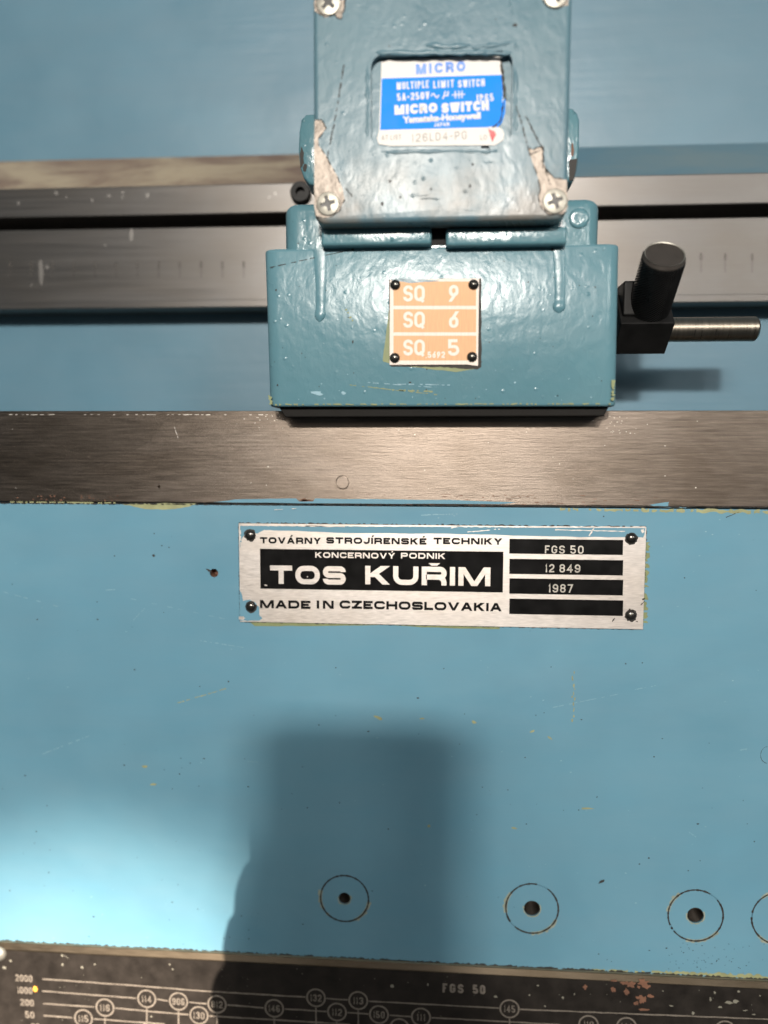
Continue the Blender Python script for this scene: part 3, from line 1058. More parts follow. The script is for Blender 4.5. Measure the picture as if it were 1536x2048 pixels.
# primer edge wear, bare lower edge, scuffs
pr = px_line(531, 494.5, 620, 492.5, 2.2, KY - .00004, n=30, gap=.4)
pr = [[(x, z) for x, z in q] for q in pr]
ed = px_line(546, 809, 1226, 807.5, 2.4, KY, n=160, gap=.45)
ed += px_line(538, 790, 542, 809, 6, KY, n=8)
ed += px_line(1226, 760, 1226, 806, 6, KY, n=20, gap=.3)
ed += px_line(700, 770, 880, 790, 1.4, KY, n=30, gap=.5) + px_line(780, 780, 870, 783, 2.5, KY, n=20, gap=.4) + px_line(690, 615, 708, 645, 4, KY, n=10, gap=.4)
bm = bm_sheet(ed, KY - .00006)
for v in bm.verts:      # follow the rounding of the block's corners and lower edge
    pass
link('primer_edge', bm, M_PRIMER2, block)
sc = px_line(540, 535, 700, 500, 1.2, KY, n=30, gap=.2)
for q in [(705, 500, 3, 2), (555, 770, 2, 2), (552, 580, 2, 2), (1105, 500, 3, 3), (820, 765, 4, 1.5), (706, 683, 2, 4)]:
    sc.append(blob_px(*q, KY, n=7))
for k in range(40):
    sc.append(blob_px(random.uniform(560, 1210), random.uniform(500, 805), random.uniform(.7, 1.8), random.uniform(.6, 1.3), KY, n=6))
link('dirt_speck', bm_sheet(sc, KY - .00008), M_GRIME, block)
sc = px_line(735, 765, 870, 775, 1.2, KY, n=24, gap=.3) + px_line(790, 768, 900, 770, 1.5, KY, n=20, gap=.4)
for k in range(22):
    sc.append(blob_px(random.uniform(560, 1210), random.uniform(720, 806), random.uniform(.6, 2.4), random.uniform(.6, 1.6), KY, n=6))
sc.append(blob_px(634, 786, 10, 4, KY, ang=-.2))
sc.append(blob_px(687, 786, 4, 3, KY))
link('bright_speck', bm_sheet(sc, KY - .00009), M_SCR, block)

# ================================================================== small copper-coloured SQ plate
QY = KY - .0006
ql, qr = at(779.5, 557, QY).x, at(958.5, 557, QY).x
qt, qb = at(870, 557.5, QY).z, at(870, 729.5, QY).z
sq = root('number_plate', 'small orange and white metal plate lettered SQ 9, SQ 6, SQ 5', 'number plate', ((ql + qr) / 2, QY, qb))
link('primer_stain', bm_sheet([rough_poly(px_poly([(779, 610), (775, 640), (765, 722), (780, 727), (792, 731), (860, 738), (912, 744), (960, 736), (962, 700), (955, 610)], KY), PX(.9, KY), 4)], KY - .00005), M_PRIMER2, block)
dk = rough_poly(px_poly([(777, 560), (782, 733), (880, 734), (955, 739), (963, 733), (962, 556)], KY), PX(.8, KY), 10)
link('grime_edge', bm_sheet([dk], KY - .00009), M_GRIME, block)
pl = link('plate_body', bm_prism([(ql, qt), (qr, qt), (qr, qb - PX(3)), (qr - PX(20), qb), (ql, qb)], QY, KY - .00012, .0001, 1), M_PLATEW, sq)
rows = []
for y0, y1 in ((563, 611.5), (618.5, 664.5), (671.5, 721)):
    rows.append(px_poly([(787, y0), (952.5, y0), (952, y1), (787, y1)], QY))
link('orange_panels', bm_sheet(rows, QY - .00004), M_COPPER, sq)


def tx(s, xa, xb, yb, hpx, tpx, Y, **k):
    a, b = at(xa, yb, Y), at(xb, yb, Y)
    return text_strokes(s, a.x, b.x, (a.z + b.z) / 2, PX(hpx, Y), PX(tpx, Y), **k)


g = []
for yb, d in ((603, 'n'), (655.5, 'f'), (711, '5')):
    g += tx('SQ', 806.5, 849.5, yb, 31, 5.8, QY, rad=2, gap=.12)
    g += tx(d, 896, 918.5, yb + .5, 32, 6.0, QY, rad=2)
g += tx('.5fn2', 851, 890, 716, 12.5, 2.6, QY, rad=2, gap=.22)
lettering('lettering', g, QY - .00008, M_PLATEW, sq)
for px, py in ((790.5, 570), (947, 569.5), (789.5, 716), (944, 714)):
    rivet('rivet', px, py, 10.2, QY, .0014, sq, M_RIVET)
ov = [rough_poly(px_poly([(781, 557), (800, 556.5), (850, 559), (880, 562), (850, 564), (820, 566), (800, 563), (784, 562)], QY), PX(.6), 3)]
link('paint_smear', bm_sheet(ov, QY - .00006), M_COVER, sq)

# ================================================================== limit switch
CY = -.0270          # front of the cover
HY = -.0148          # front of the body below it
sw = root('limit_switch', 'blue painted limit switch box with cross-head screws and a white and blue label', 'limit switch', (at(883, 430, CY).x, CY, at(883, 490, HY).z))
xl, xr = at(627, 240, CY).x, at(1139, 240, CY).x
zc0, zc1 = at(883, 433, CY).z, at(883, -48, CY).z
cbm = bm_prism(rrect(xl, xr, zc0 - .0016, zc1, .0042, 8), CY, CY + .0085, .0016, 5)
cover = link('cover', cbm, M_COVER, sw)
rx0, rx1, rz0, rz1 = at(742, 200, CY).x, at(1024, 200, CY).x, at(883, 294, CY).z, at(883, 105, CY).z
bm = bm_prism(rrect(rx0, rx1, rz0, rz1, .0042, 8), CY - .002, CY + .0028)
cuts = [bm]
SCREWS = [(656, 408, 23, .25), (1110, 403, 23.5, .35), (657, 6, 24, .8), (1111, -9, 23.5, .4)]
for px, py, r, a in SCREWS:
    cuts.append(orient(bm_lathe([(0, -.001), (PX(r + 1.5, CY), -.001), (PX(r + 1.5, CY), .0009), (0, .0009)], 32), (0, 1, 0), at(px, py, CY)))
cuts.append(bm_prism(rrect(at(966, 0, CY).x, at(984, 0, CY).x, at(0, 334, CY).z, at(0, 308, CY).z, .0009, 4), CY - .002, CY + .004))
boolean_cut(cover, cuts)
sharp_smooth(cover, 30)
link('pin_hole_screw', orient(bm_lathe([(PX(8, CY), .0), (PX(8, CY), .0016), (PX(6, CY), .0022), (0, .0022)], 16), (0, -1, 0), at(974, 324, CY) + Vector((0, .0038, 0))), M_RUST, cover)
for px, py, r, a in SCREWS:
    c = at(px, py, CY)
    R = PX(r, CY)
    s = link('cover_screw', orient(bm_lathe([(0, 0), (R, .0), (R, .0009), (R * .93, .00125), (R * .6, .00155), (0, .00165)], 40), (0, -1, 0), c + Vector((0, .0008, 0))), M_SCREW, sw, smooth=True)
    cross = []
    for k in range(2):
        b = bm_box(-R * .62, R * .62, -R * .17, R * .17, -.002, .003)
        bmesh.ops.rotate(b, verts=b.verts[:], cent=(0, 0, 0), matrix=Matrix.Rotation(k * math.pi / 2, 3, 'Z'))
        cross.append(orient(b, (0, -1, 0), c, a))
    core = orient(bm_lathe([(0, -.0001), (R * .30, -.0001), (R * .36, .003), (0, .003)], 12), (0, -1, 0), c)
    boolean_cut(s, cross + [core])
    sharp_smooth(s, 30)
    rec = bm_sheet([[(c.x + R * .66 * math.cos(t), c.z + R * .66 * math.sin(t)) for t in [math.radians(d) for d in range(0, 360, 15)]]], c.y - .00025)
    link('recess_shade_disc', rec, M_RECESS_SHADE, s)  # dark disc stands for the shade inside the cross slots
# body behind the cover, the ears and the flange below
hx0, hx1 = at(634, 240, CY).x, at(1132, 240, CY).x
link('switch_body', bm_box(hx0, hx1, CY + .0086, .044, at(0, 440, CY).z, zc1 - .002, .001), M_FLANGE, sw)
EY = -.0125
pts = px_poly([(640, 226), (612, 228), (602, 238), (598, 262), (596.5, 300), (600, 335), (607, 355), (618, 368), (640, 374)], EY)
ear = link('ear_lug', bm_prism(pts, EY, EY + .016, .0011, 3), M_FLANGE, sw)
sharp_smooth(ear, 40)
link('rust_stain', bm_sheet([blob_px(603.5, 316, 4.2, 19, EY, n=14, jit=.25), blob_px(610, 335, 4, 8, EY, n=10)], EY - .00006, .00001), M_GRIME, ear)
pts = px_poly([(1128, 214), (1146, 216), (1155, 226), (1159.5, 240), (1159, 300), (1155, 335), (1149, 358), (1143, 364), (1128, 364)], EY)
ear = link('ear_lug', bm_prism(pts, EY, EY + .016, .0011, 3), M_FLANGE, sw)
sharp_smooth(ear, 40)
link('rust_stain', bm_sheet([blob_px(1145, 300, 2.5, 12, EY, n=12, jit=.25)], EY - .00006), M_RUST, ear)
link('ear_shade', bm_sheet([px_poly([(1138, 320), (1155, 317), (1152, 340), (1147, 360), (1138, 362)], EY)], EY - .00004), M_GRIME, ear)  # shade on the lower ear, painted as a dark sheet
for x0, x1, y0 in ((566, 634, 405), (1136, 1203, 395)):
    a, b = at(x0, y0, HY), at(x1, y0, HY)
    zb2 = zT - .0008
    left = x0 < 800
    xo = a.x if left else b.x
    sg = 1 if left else -1
    xi = b.x if left else a.x
    r = .0048
    sec = [(xi + sg * .006, .012), (xi + sg * .006, HY)] + [(xo + sg * (r * 1.15 - r * 1.15 * math.sin(math.radians(t))), HY + r * 1.2 - r * 1.2 * math.cos(math.radians(t))) for t in range(0, 91, 10)] + [(xo, .012)]
    sec = [s for s in sec]
    bm = bmesh.new()
    lo = [bm.verts.new((x, y, zb2)) for x, y in sec]
    hi = [bm.verts.new((x, y, a.z)) for x, y in sec]
    f0 = bm.faces.new(lo)
    f1 = bm.faces.new(hi[::-1])
    for i in range(len(sec)):
        j = (i + 1) % len(sec)
        bm.faces.new((lo[i], hi[i], hi[j], lo[j]))
    bmesh.ops.recalc_face_normals(bm, faces=bm.faces[:])
    # rounded outer top corner
    eds = [e for e in f1.edges]
    bmesh.ops.bevel(bm, geom=eds, offset=.0034, segments=5, affect='EDGES', profile=.5)
    o = link('flange_shoulder', bm, M_FLANGE, sw)
    sharp_smooth(o, 45)
BYY = HY - .0047
for x0, x1 in ((642, 863), (892, 1134)):
    o = link('flange_bar', box_px(x0, 456, x1, 488, BYY, .01, .0011, 4), M_FLANGE, sw)
    sharp_smooth(o, 45)
link('slot_shade_box', box_px(858, 440, 897, 489, BYY + .004, .006), M_VOID, sw)  # black box added so the gap between the bars looks shaded
link('flange_step', bm_box(at(640, 0, HY).x, at(1136, 0, HY).x, HY - .0002, .008, zT - .001, at(0, 484, HY).z, .0004, 2), M_FLANGE, sw)
# plug in the right shoulder
c = at(1158, 437, HY)
o = link('plug', orient(bm_lathe([(PX(19, HY), -.0004), (PX(19, HY), .0002), (PX(16, HY), .0006), (PX(8, HY), .0004), (0, .0005)], 28), (0, -1, 0), c), M_FLANGE, sw, smooth=True)
# bare metal where the paint has come off the cover
w = [rough_poly(px_poly([(629, 241), (643.6, 240), (652, 256), (644, 270), (636, 277), (638, 291), (654, 314), (662, 330), (670, 343), (685, 376), (689, 400), (680, 420), (664, 433), (648, 436), (633, 433), (628.5, 416)], CY), PX(.6), 3)]
w.append(rough_poly(px_poly([(1056, 296), (1066, 299), (1086, 292), (1087, 320), (1090, 338), (1108, 355), (1134, 360), (1135.5, 415), (1126, 429), (1098, 429), (1084, 417), (1076, 398), (1081, 380), (1074, 349)], CY), PX(.7), 3))
w.append(rough_poly(px_poly([(629, 0), (690, 0), (688, 22), (682, 38), (674, 36), (668, 28), (650, 34), (640, 28), (629, 24)], CY), PX(1.2), 3))
w.append(rough_poly(px_poly([(1082, -30), (1136, -30), (1136, 12), (1120, 15), (1108, 10), (1094, 8), (1086, 0)], CY), PX(1.2), 3))
link('bare_metal_stain', bm_sheet(w, CY - .00004, .00001), M_BARE, cover)
e = []
for pl in w[:3]:
    for i in range(len(pl)):
        p, q = pl[i], pl[(i + 1) % len(pl)]
        if random.random() > .25 and min(p[0], q[0]) > xl + .0008 and max(p[0], q[0]) < xr - .0008:
            e += ragged_line(p, q, PX(1.8), n=1)
for x0, y0, x1, y1 in [(1028, 202, 1043, 245), (1043, 245, 1056, 295), (1052, 232, 1066, 262), (1066, 262, 1086, 300), (1086, 304, 1086, 337), (1057, 310, 1082, 300), (1091, 340, 1100, 370),
                       (688, 130, 672, 230), (672, 230, 655, 314), (1090, 336, 1108, 356), (690, 376, 705, 392)]:
    e += px_line(x0, y0, x1, y1, 2.2, CY, n=14, gap=.08)
for q in [(780, 362, 3, 2.5), (1030, 50, 4, 3), (862, 378, 2, 2), (945, 328, 2, 2), (765, 408, 3, 3), (940, 372, 2, 3), (800, 395, 2, 2)]:
    e.append(blob_px(*q, CY, n=8))
link('grime_lines', bm_sheet(e, CY - .0001), M_GRIME, cover)
# ridges of thick paint around the label window
rd = bmesh.new()


def bead(bm, pts, r):
    prev = None
    for i, (x, y) in enumerate(pts):
        c = at(x, y, CY)
        rr = PX(r, CY) * random.uniform(.5, 1.25) * (0.3 if i in (0, len(pts) - 1) else 1)
        ring = [bm.verts.new((c.x + 0, CY + .0001 - rr * .55 * math.sin(math.pi * k / 6), c.z - rr * math.cos(math.pi * k / 6))) for k in range(7)] if abs(pts[0][0] - pts[-1][0]) > abs(pts[0][1] - pts[-1][1]) else \
               [bm.verts.new((c.x - rr * math.cos(math.pi * k / 6), CY + .0001 - rr * .55 * math.sin(math.pi * k / 6), c.z)) for k in range(7)]
        if prev:
            for k in range(6):
                bm.faces.new((prev[k], prev[k + 1], ring[k + 1], ring[k]))
        prev = ring


bead(rd, [(752 + 13 * k, 106 + random.uniform(-1.5, 1.0)) for k in range(22)], 5)
bead(rd, [(850 + 12 * k, 92 - 1.5 * math.sin(k) + random.uniform(-2, 2)) for k in range(9)], 5)
bead(rd, [(940 + 12 * k, 96 - 4 * k * .4 + random.uniform(-2, 2)) for k in range(8)], 5)
bead(rd, [(735 + random.uniform(-1, 1), 130 + 12 * k) for k in range(13)], 4)
bead(rd, [(1031 + random.uniform(-1, 1), 130 + 12 * k) for k in range(12)], 4)
bead(rd, [(760 + 14 * k, 303 + random.uniform(-1.5, 1.5)) for k in range(18)], 3.5)
for k in range(5):
    x, y = random.uniform(690, 1000), random.uniform(320, 420)
    m_ = random.randint(3, 6)
    dy = random.uniform(-1.5, 1.5)
    bead(rd, [(x + 11 * i, y + dy * i + random.uniform(-1, 1)) for i in range(m_)], random.uniform(1.2, 2.0))
for x0, y0 in ((1018, 0), (1022, 18), (1030, 85)):
    bead(rd, [(x0 + 3 * i, y0 + 9 * i) for i in range(3)], 4)
link('paint_ridges', rd, M_COVER, cover, smooth=True)

# ------------------------------------------------------------------ the switch label, tilted a little inside its window
LY = CY + .0025
lab = link('label', bm_sheet([px_poly([(763, 121), (880, 116), (985, 110.5), (1000, 114), (1003, 135), (1006, 200), (1002, 235), (994, 252), (1004, 258), (1008, 268), (1006, 280), (990, 290.5), (900, 291), (780, 292), (757, 288), (754, 276), (758, 262)], LY)], LY), M_WHITE, sw)
link('blue_band', bm_sheet([px_poly([(763.5, 157), (880, 153.2), (1003, 149.5), (1005.5, 190), (1003, 232), (994, 251), (975, 254.5), (880, 257), (760.5, 260)], LY)], LY - .00004), M_LBLUE, lab)
link('torn_strip', bm_sheet([px_poly([(1003, 208), (1011, 196), (1010, 225), (1004, 245), (994, 256), (992, 252), (1001, 236)], LY),
                             ], LY - .00006), M_LBLUE, lab)
tor = px_line(1001, 118, 1005, 150, 5, LY, n=8) + px_line(1005, 150, 1011, 200, 4, LY, n=10) + px_line(1007, 205, 1001, 242, 3.0, LY, n=10) + px_line(1001, 242, 985, 256, 3.5, LY, n=8)
link('torn_edge', bm_sheet(tor, LY - .00008), M_GRIME, lab)
link('red_mark', bm_sheet([rough_poly(px_poly([(976, 257), (988, 262), (992, 270), (985, 284), (980, 272)], LY), PX(.5), 3)], LY - .00009), M_RED, lab)
ang = math.radians(1.8)
LC = at(880, 200, LY)


def tilt(x, z):
    dx, dz = x - LC.x, z - LC.z
    return (LC.x + dx * math.cos(ang) - dz * math.sin(ang), LC.z + dx * math.sin(ang) + dz * math.cos(ang))


# positions below are read off the photo and un-tilted about the label's middle before being laid out on it
def ltx(s, xa, xb, yb, h, t, **k):
    dy = ((xa + xb) / 2 - 880) * math.tan(ang)
    return tx(s, xa, xb, yb + dy, h, t, LY, **k)


lettering('lettering', ltx('MICRO', 833.5, 933, 146, 19, 5.6, rad=2, gap=.30), LY - .00008, M_LBLUE2, lab, tilt, label='blue word MICRO')
g = ltx('MULTIPLE', 794.5, 858.5, 177.5, 13.5, 2.6, gap=.36, rad=.3) + ltx('LIMIT', 867.5, 909, 175.5, 13.5, 2.6, gap=.5, rad=.3) + ltx('SWITCH', 917, 970, 174, 13.5, 2.6, gap=.36, rad=.3)
g += ltx('5A-250V', 794.5, 859, 200, 13.5, 2.8, gap=.34, rad=.3) + ltx('IP65', 953.5, 987, 203, 13.5, 2.6, gap=.45, rad=.3)
g += ltx('MICRO', 788.5, 874, 227.5, 18, 5.8, rad=2, gap=.16) + ltx('SWITCH', 882.5, 977, 223.5, 18, 5.8, rad=2, gap=.14)
g += ltx('JAPAN', 866.5, 897, 253, 7, 1.7, gap=.22)


def loose(pts, t):
    out = []
    P = [at(x, y, LY) for x, y in pts]
    out.append(ribbon([(p.x, p.z) for p in P], False, PX(t, LY), 0))
    return out


g += loose([(863 + k * 1.6, 191 - 4 * math.sin(k / 9 * 2 * math.pi)) for k in range(10)], 2.2)
g += loose([(886, 197), (891, 184)], 2.2) + loose([(890, 192), (895, 192), (897, 184)], 2.0) + loose([(897, 184), (896, 192)], 2.0)
g += loose([(905, 191), (929, 190)], 1.8) + loose([(911, 184), (911, 197)], 2.0) + loose([(918, 184), (918, 197)], 2.0) + loose([(924, 184), (924, 197)], 2.0)
lettering('lettering', g, LY - .00008, M_WHITE, lab, None if False else (lambda x, z: tilt(x, z)), label='white lettering on the blue band')
g = ltx('AT', 761, 774, 280, 9, 1.3, gap=.25) + ltx('LIST', 779, 800, 279.5, 9, 1.3, gap=.4) + ltx('126LD4-PG', 821, 931, 281.5, 15, 1.8, gap=.42, rad=.3) + ltx('LO', 958, 972, 280, 9, 1.3)
lettering('lettering', g, LY - .00008, M_FADED, lab, tilt, label='faded grey catalogue number')
fc = bpy.data.curves.new('maker_text', 'FONT')
fc.body = 'Yamatake-Honeywell'
fc.offset = .055
fc.resolution_u = 3
fo = bpy.data.objects.new('maker_text', fc)
COL.objects.link(fo)
bpy.context.view_layer.update()
me = bpy.data.meshes.new_from_object(fo.evaluated_get(bpy.context.evaluated_depsgraph_get()))
bpy.data.objects.remove(fo)
bm = bmesh.new()
bm.from_mesh(me)
xs = [v.co.x for v in bm.verts]
a, b = at(804, 240, LY), at(960, 240, LY)
kx = (b.x - a.x) / (max(xs) - min(xs))
for v in bm.verts:
    x, z = tilt(a.x + (v.co.x - min(xs)) * kx, at(880, 241.5, LY).z + v.co.y * PX(16.0, LY))
    v.co = (x, LY - .00009, z)
link('lettering', bm, M_WHITE, lab, label='white maker name in rounded type')

# ================================================================== big nameplate
NY = -.0008
nl, nr = at(478.5, 1145, NY).x, at(1290, 1150, NY).x
ntp, nbt = at(885, 1050.5, NY).z, at(885, 1251.5, NY).z
npl = root('nameplate', 'long brushed silver nameplate with black fields, riveted to the blue panel', 'nameplate', ((nl + nr) / 2, 0, nbt))
gr = []
for p, q in (((nl, ntp), (nr, ntp)), ((nr, ntp), (nr, nbt)), ((nr, nbt), (nl, nbt)), ((nl, nbt), (nl, ntp))):
    gr += ragged_line(p, q, PX(2.8), n=160, gap=.3, jit=1.0)
link('seam_grime', bm_sheet(gr, -.00008), M_GRIME, npl)
pr = [rough_poly(px_poly([(495, 1240), (510, 1252), (570, 1252), (760, 1250), (900, 1257), (1000, 1258), (1000, 1240)], 0), PX(1), 5)]
pr += px_line(1293, 1080, 1289, 1250, 9, 0, n=40, gap=.3)
link('primer_edge', bm_sheet(pr, -.00005, .000002), M_PRIMER2, npl)
link('plate_body', bm_prism([(nl, ntp), (nr, ntp), (nr, nbt), (nl, nbt)], NY, -.0001, .00012, 1), M_ALU, npl)


def fieldpx(x0, y0, x1, y1):
    a, b = at(x0, y0, NY), at(x1, y1, NY)
    return [(a.x, a.z), (b.x, a.z), (b.x, b.z), (a.x, b.z)]


F1 = fieldpx(520, 1097.5, 1005.5, 1185)
flds = [F1] + [fieldpx(1019, y0, 1245.5, y1) for y0, y1 in ((1077.5, 1110), (1117.5, 1151), (1156.5, 1191), (1197, 1232))]
link('black_fields', bm_sheet(flds, NY - .00004), M_INK, npl)
IX, IW_ = NY - .00008, NY - .00012
g = []
for s, a, b in (('TOVÁRNY', 520, 642), ('STROJÍRENSKÉ', 652.5, 853), ('TECHNIKY', 867, 1004.5)):
    g += tx(s, a, b, 1087.5 if a < 600 else (1088.2 if a < 800 else 1088.8), 13.0, 3.9, IX, gap=.15)
g += tx('MADE', 520, 621, 1217.0, 17, 5.0, IX, gap=.13) + tx('IN', 633.5, 667.5, 1217.5, 17, 5.0, IX, gap=.35) + tx('CZECHOSLOVAKIA', 679, 1003.5, 1220, 17, 5.0, IX, gap=.12)
lettering('lettering', g, IX, M_INK, npl, label='black capitals on bare metal')
g = tx('KONCERNOVÝ', 630.5, 790, 1116.3, 11.4, 2.7, IW_, gap=.19) + tx('PODNIK', 802, 890.5, 1117.3, 11.4, 2.7, IW_, gap=.2)
g += tx('TOS', 540.5, 691.5, 1168.5, 38, 10.4, IW_, gap=.14) + tx('KUŘIM', 730.5, 980.5, 1170.5, 38, 10.4, IW_, gap=.13)
lettering('lettering', g, IW_, M_ALU, npl, label='bare metal capitals on the black field')
for s, a, b, yb, h in (('FGS', 1090, 1129, 1107, 16), ('50', 1141, 1166.5, 1107.5, 16.5), ('12', 1090.5, 1108, 1144.5, 16.5), ('849', 1119, 1160, 1145, 16.5), ('1987', 1097, 1145, 1185, 17)):
    lettering('stamped_digits', tx(s, a - .4, b + .4, yb, h, 2.7, NY, gap=.34, rad=2), NY - .00008, M_STAMP, npl)
for px, py in ((500.5, 1070.5), (1263, 1077), (501.5, 1213.5), (1262, 1230.5)):
    link('rivet_grime', bm_sheet([blob_px(px, py, 12.5, 12.5, NY, n=24, jit=.12)], NY - .00010), M_GRIME, npl)
    rivet('rivet', px, py, 10.3, NY - .0001, .0012, npl, M_RIVET)
ov = [rough_poly(px_poly([(480, 1051.5), (900, 1053.5), (1291, 1056.5), (1287, 1075), (1276, 1074), (1250, 1074.5), (1100, 1073), (1010, 1070), (900, 1068), (700, 1066), (560, 1061), (528, 1060), (514, 1067), (506, 1066), (492, 1066), (484, 1076), (481, 1094), (479.5, 1094)], NY), PX(.7), 5),
      rough_poly(px_poly([(479.5, 1180), (484, 1190), (486, 1202), (500, 1199), (512, 1206), (518, 1216), (519, 1232), (524, 1236), (520, 1241), (500, 1241.5), (479.5, 1241)], NY), PX(.8), 4)]
link('paint_overlap', bm_sheet(ov, NY - .00006, .000004), M_OVER, npl)
sc = px_line(480, 1050.5, 1291, 1054.5, 2.2, NY, n=150, gap=.05)
sc += px_line(1110, 1059.5, 1250, 1062.5, 1.8, NY, n=20) + px_line(1178, 1072, 1188, 1056, 2, NY, n=8) + px_line(902, 1056, 920, 1052, 1.5, NY, n=6) + px_line(935, 1064, 1000, 1058, 1.3, NY, n=16, gap=.2)
sc += px_line(596, 1052, 690, 1053, 1.5, NY, n=10) + px_line(480, 1060, 482, 1090, 3, NY, n=10, gap=.2) + [blob_px(1285, 1062, 3, 4, NY), blob_px(484, 1236, 6, 4, NY)]
sc += px_line(540, 1020, 610, 1016, 1, NY, n=8, gap=.5)
sc += [blob_px(532, 1170.5, 3.2, 1.8, NY, ang=-.3), blob_px(615, 1153.5, 1.4, 1.2, NY)]
link('scratch_marking', bm_sheet(sc, NY - .00012), M_ALU, npl)
sc = px_line(1230, 1236, 1224, 1243, 2, NY, n=4) + px_line(1285, 1200, 1289, 1196, 2.5, NY, n=5) + px_line(1281, 1210, 1289, 1203, 2, NY, n=5) + [blob_px(1274, 1243, 2, 1, NY)]
link('dark_speck', bm_sheet(sc, NY - .00012), M_GRIME, npl)

# ================================================================== black chart plate with its bevelled edge
HYC = -.0014
zE = at(768, 1922.5).z
chart = root('chart_plate', 'black chart plate with pale circled numbers and lines and a bright metal top edge', 'chart plate', (0, 0, zE - .08))
TH = at(768, 1924).z - at(768, 1935).z
bm = bmesh.new()
zb0 = zE - .085


def ztop(x):      # the plate is not fixed quite level
    return zE + (x - at(768, 1922).x) * -.0012


vs = []
for x in (XL, XR):
    z = ztop(x)
    vs.append([bm.verts.new(p) for p in ((x, -.0001, z), (x, -.0003, z), (x, HYC + .0001, z - TH), (x, HYC + .0001, zb0), (x, -.0001, zb0))])
for k in range(5):
    l = (k + 1) % 5
    bm.faces.new((vs[0][k], vs[0][l], vs[1][l], vs[1][k]))
bm.faces.new(vs[0])
bm.faces.new(vs[1][::-1])
link('plate_edge', bm, M_TRIM, chart)
link('enamel_face', bm_box(XL + .0002, XR - .0002, HYC, HYC + .0006, zb0 + .0002, ztop(XR) - TH - .0001), M_CHART, chart)
bm = bmesh.new()
q = []
for x in (XL, XR):
    z = ztop(x)
    q.append([bm.verts.new(p) for p in ((x, -.00015, z + .00055), (x, -.0006, z + .00035), (x, -.00062, z - .0001), (x, -.0001, z - .0001))])
for k in range(4):
    l = (k + 1) % 4
    bm.faces.new((q[0][k], q[0][l], q[1][l], q[1][k]))
bm.faces.new(q[0])
bm.faces.new(q[1][::-1])
link('bright_edge', bm, M_TRIMB, chart)
CYP = HYC - .00005
ln = []
circ = []


def seg(pts, w=2.9):
    for (x0, y0), (x1, y1) in zip(pts, pts[1:]):
        ln.extend(px_line(x0, y0, x1, y1, w, CYP, n=max(2, int(abs(x1 - x0) / 14)), jit=.35))


CR = 19.5
C1 = [(632, 1995.5, '132'), (716.5, 2001, '113'), (1019, 2017.5, '145')]
C2 = [(293.5, 1997.5, '114'), (357, 2002.7, '906'), (434, 2008.5, '812'), (548.5, 2016.5, '146'), (674, 2024, '112'), (758, 2029, '150'), (842, 2034, '111')]
C3 = [(210, 2015, '116'), (398, 2030.5, '130')]
C4 = [(167, 2036.5, '115')]
C5 = [(799, 2055, '110'), (1177, 2049, '110'), (1253, 2053, '144'), (1450, 2060, '119'), (300, 2062, '117'), (600, 2076, '118')]


def row(x0, y0, pts, cs, xe, ye):
    x, y = x0, y0
    for cx, cy, _ in cs:
        seg([(x, y), (cx - CR - 1.5, cy - 1.2)])
        x, y = cx + CR + 1.5, cy + 1.2
    if pts:
        seg([(x, y)] + pts)
    seg([(pts[-1] if pts else (x, y)), (xe, ye)])


seg([(84.6, 1958), (240, 1969), (400, 1981.5)])
row(400, 1981.5, [], C1, 1600, 2041)
row(84.6, 1982, [], C2, 1120, 2049)
row(86, 2007, [], C3, 700, 2048.5)
row(87, 2031, [], C4, 330, 2048)
for cx, cy, s in C1 + C2 + C3 + C4:
    ln.extend(px_line(cx, cy + CR, cx + .5, cy + CR + 60, 2.9, CYP - .00001, n=4, jit=.3))
bm = bm_sheet(ln, CYP, .0000004)
for cx, cy, s in C1 + C2 + C3 + C4 + C5:
    c = at(cx, cy, CYP)
    ro, ri = PX(CR + 1.7, CYP), PX(CR - 1.7, CYP)
    a = [bm.verts.new((c.x + ro * math.cos(k * math.pi / 20), CYP - .00003, c.z + ro * math.sin(k * math.pi / 20))) for k in range(40)]
    b = [bm.verts.new((c.x + ri * math.cos(k * math.pi / 20), CYP - .00003, c.z + ri * math.sin(k * math.pi / 20))) for k in range(40)]
    for k in range(40):
        bm.faces.new((a[k], a[(k + 1) % 40], b[(k + 1) % 40], b[k]))
link('chart_lines', bm, M_CHARTL, chart)
g = []
for cx, cy, s in C1 + C2 + C3 + C4 + C5:
    n1 = s.count('1')
    w = 25 - n1 * 2.6
    a, b = at(cx - w / 2, cy + 8, CYP), at(cx + w / 2, cy + 8, CYP)
    gs = text_strokes(s, a.x, b.x, b.z, PX(16, CYP), PX(2.5, CYP), gap=.30, rad=.28)
    g += gs
def slanted(s, xa, xb, ya, yb, h, t, **k):
    a, b = at(xa, ya, CYP), at(xb, yb, CYP)
    k_ = (b.z - a.z) / (b.x - a.x)
    return [[[(x, z + (x - a.x) * k_) for x, z in q] for q in gg] for gg in text_strokes(s, a.x, b.x, a.z, PX(h, CYP), PX(t, CYP), **k)]


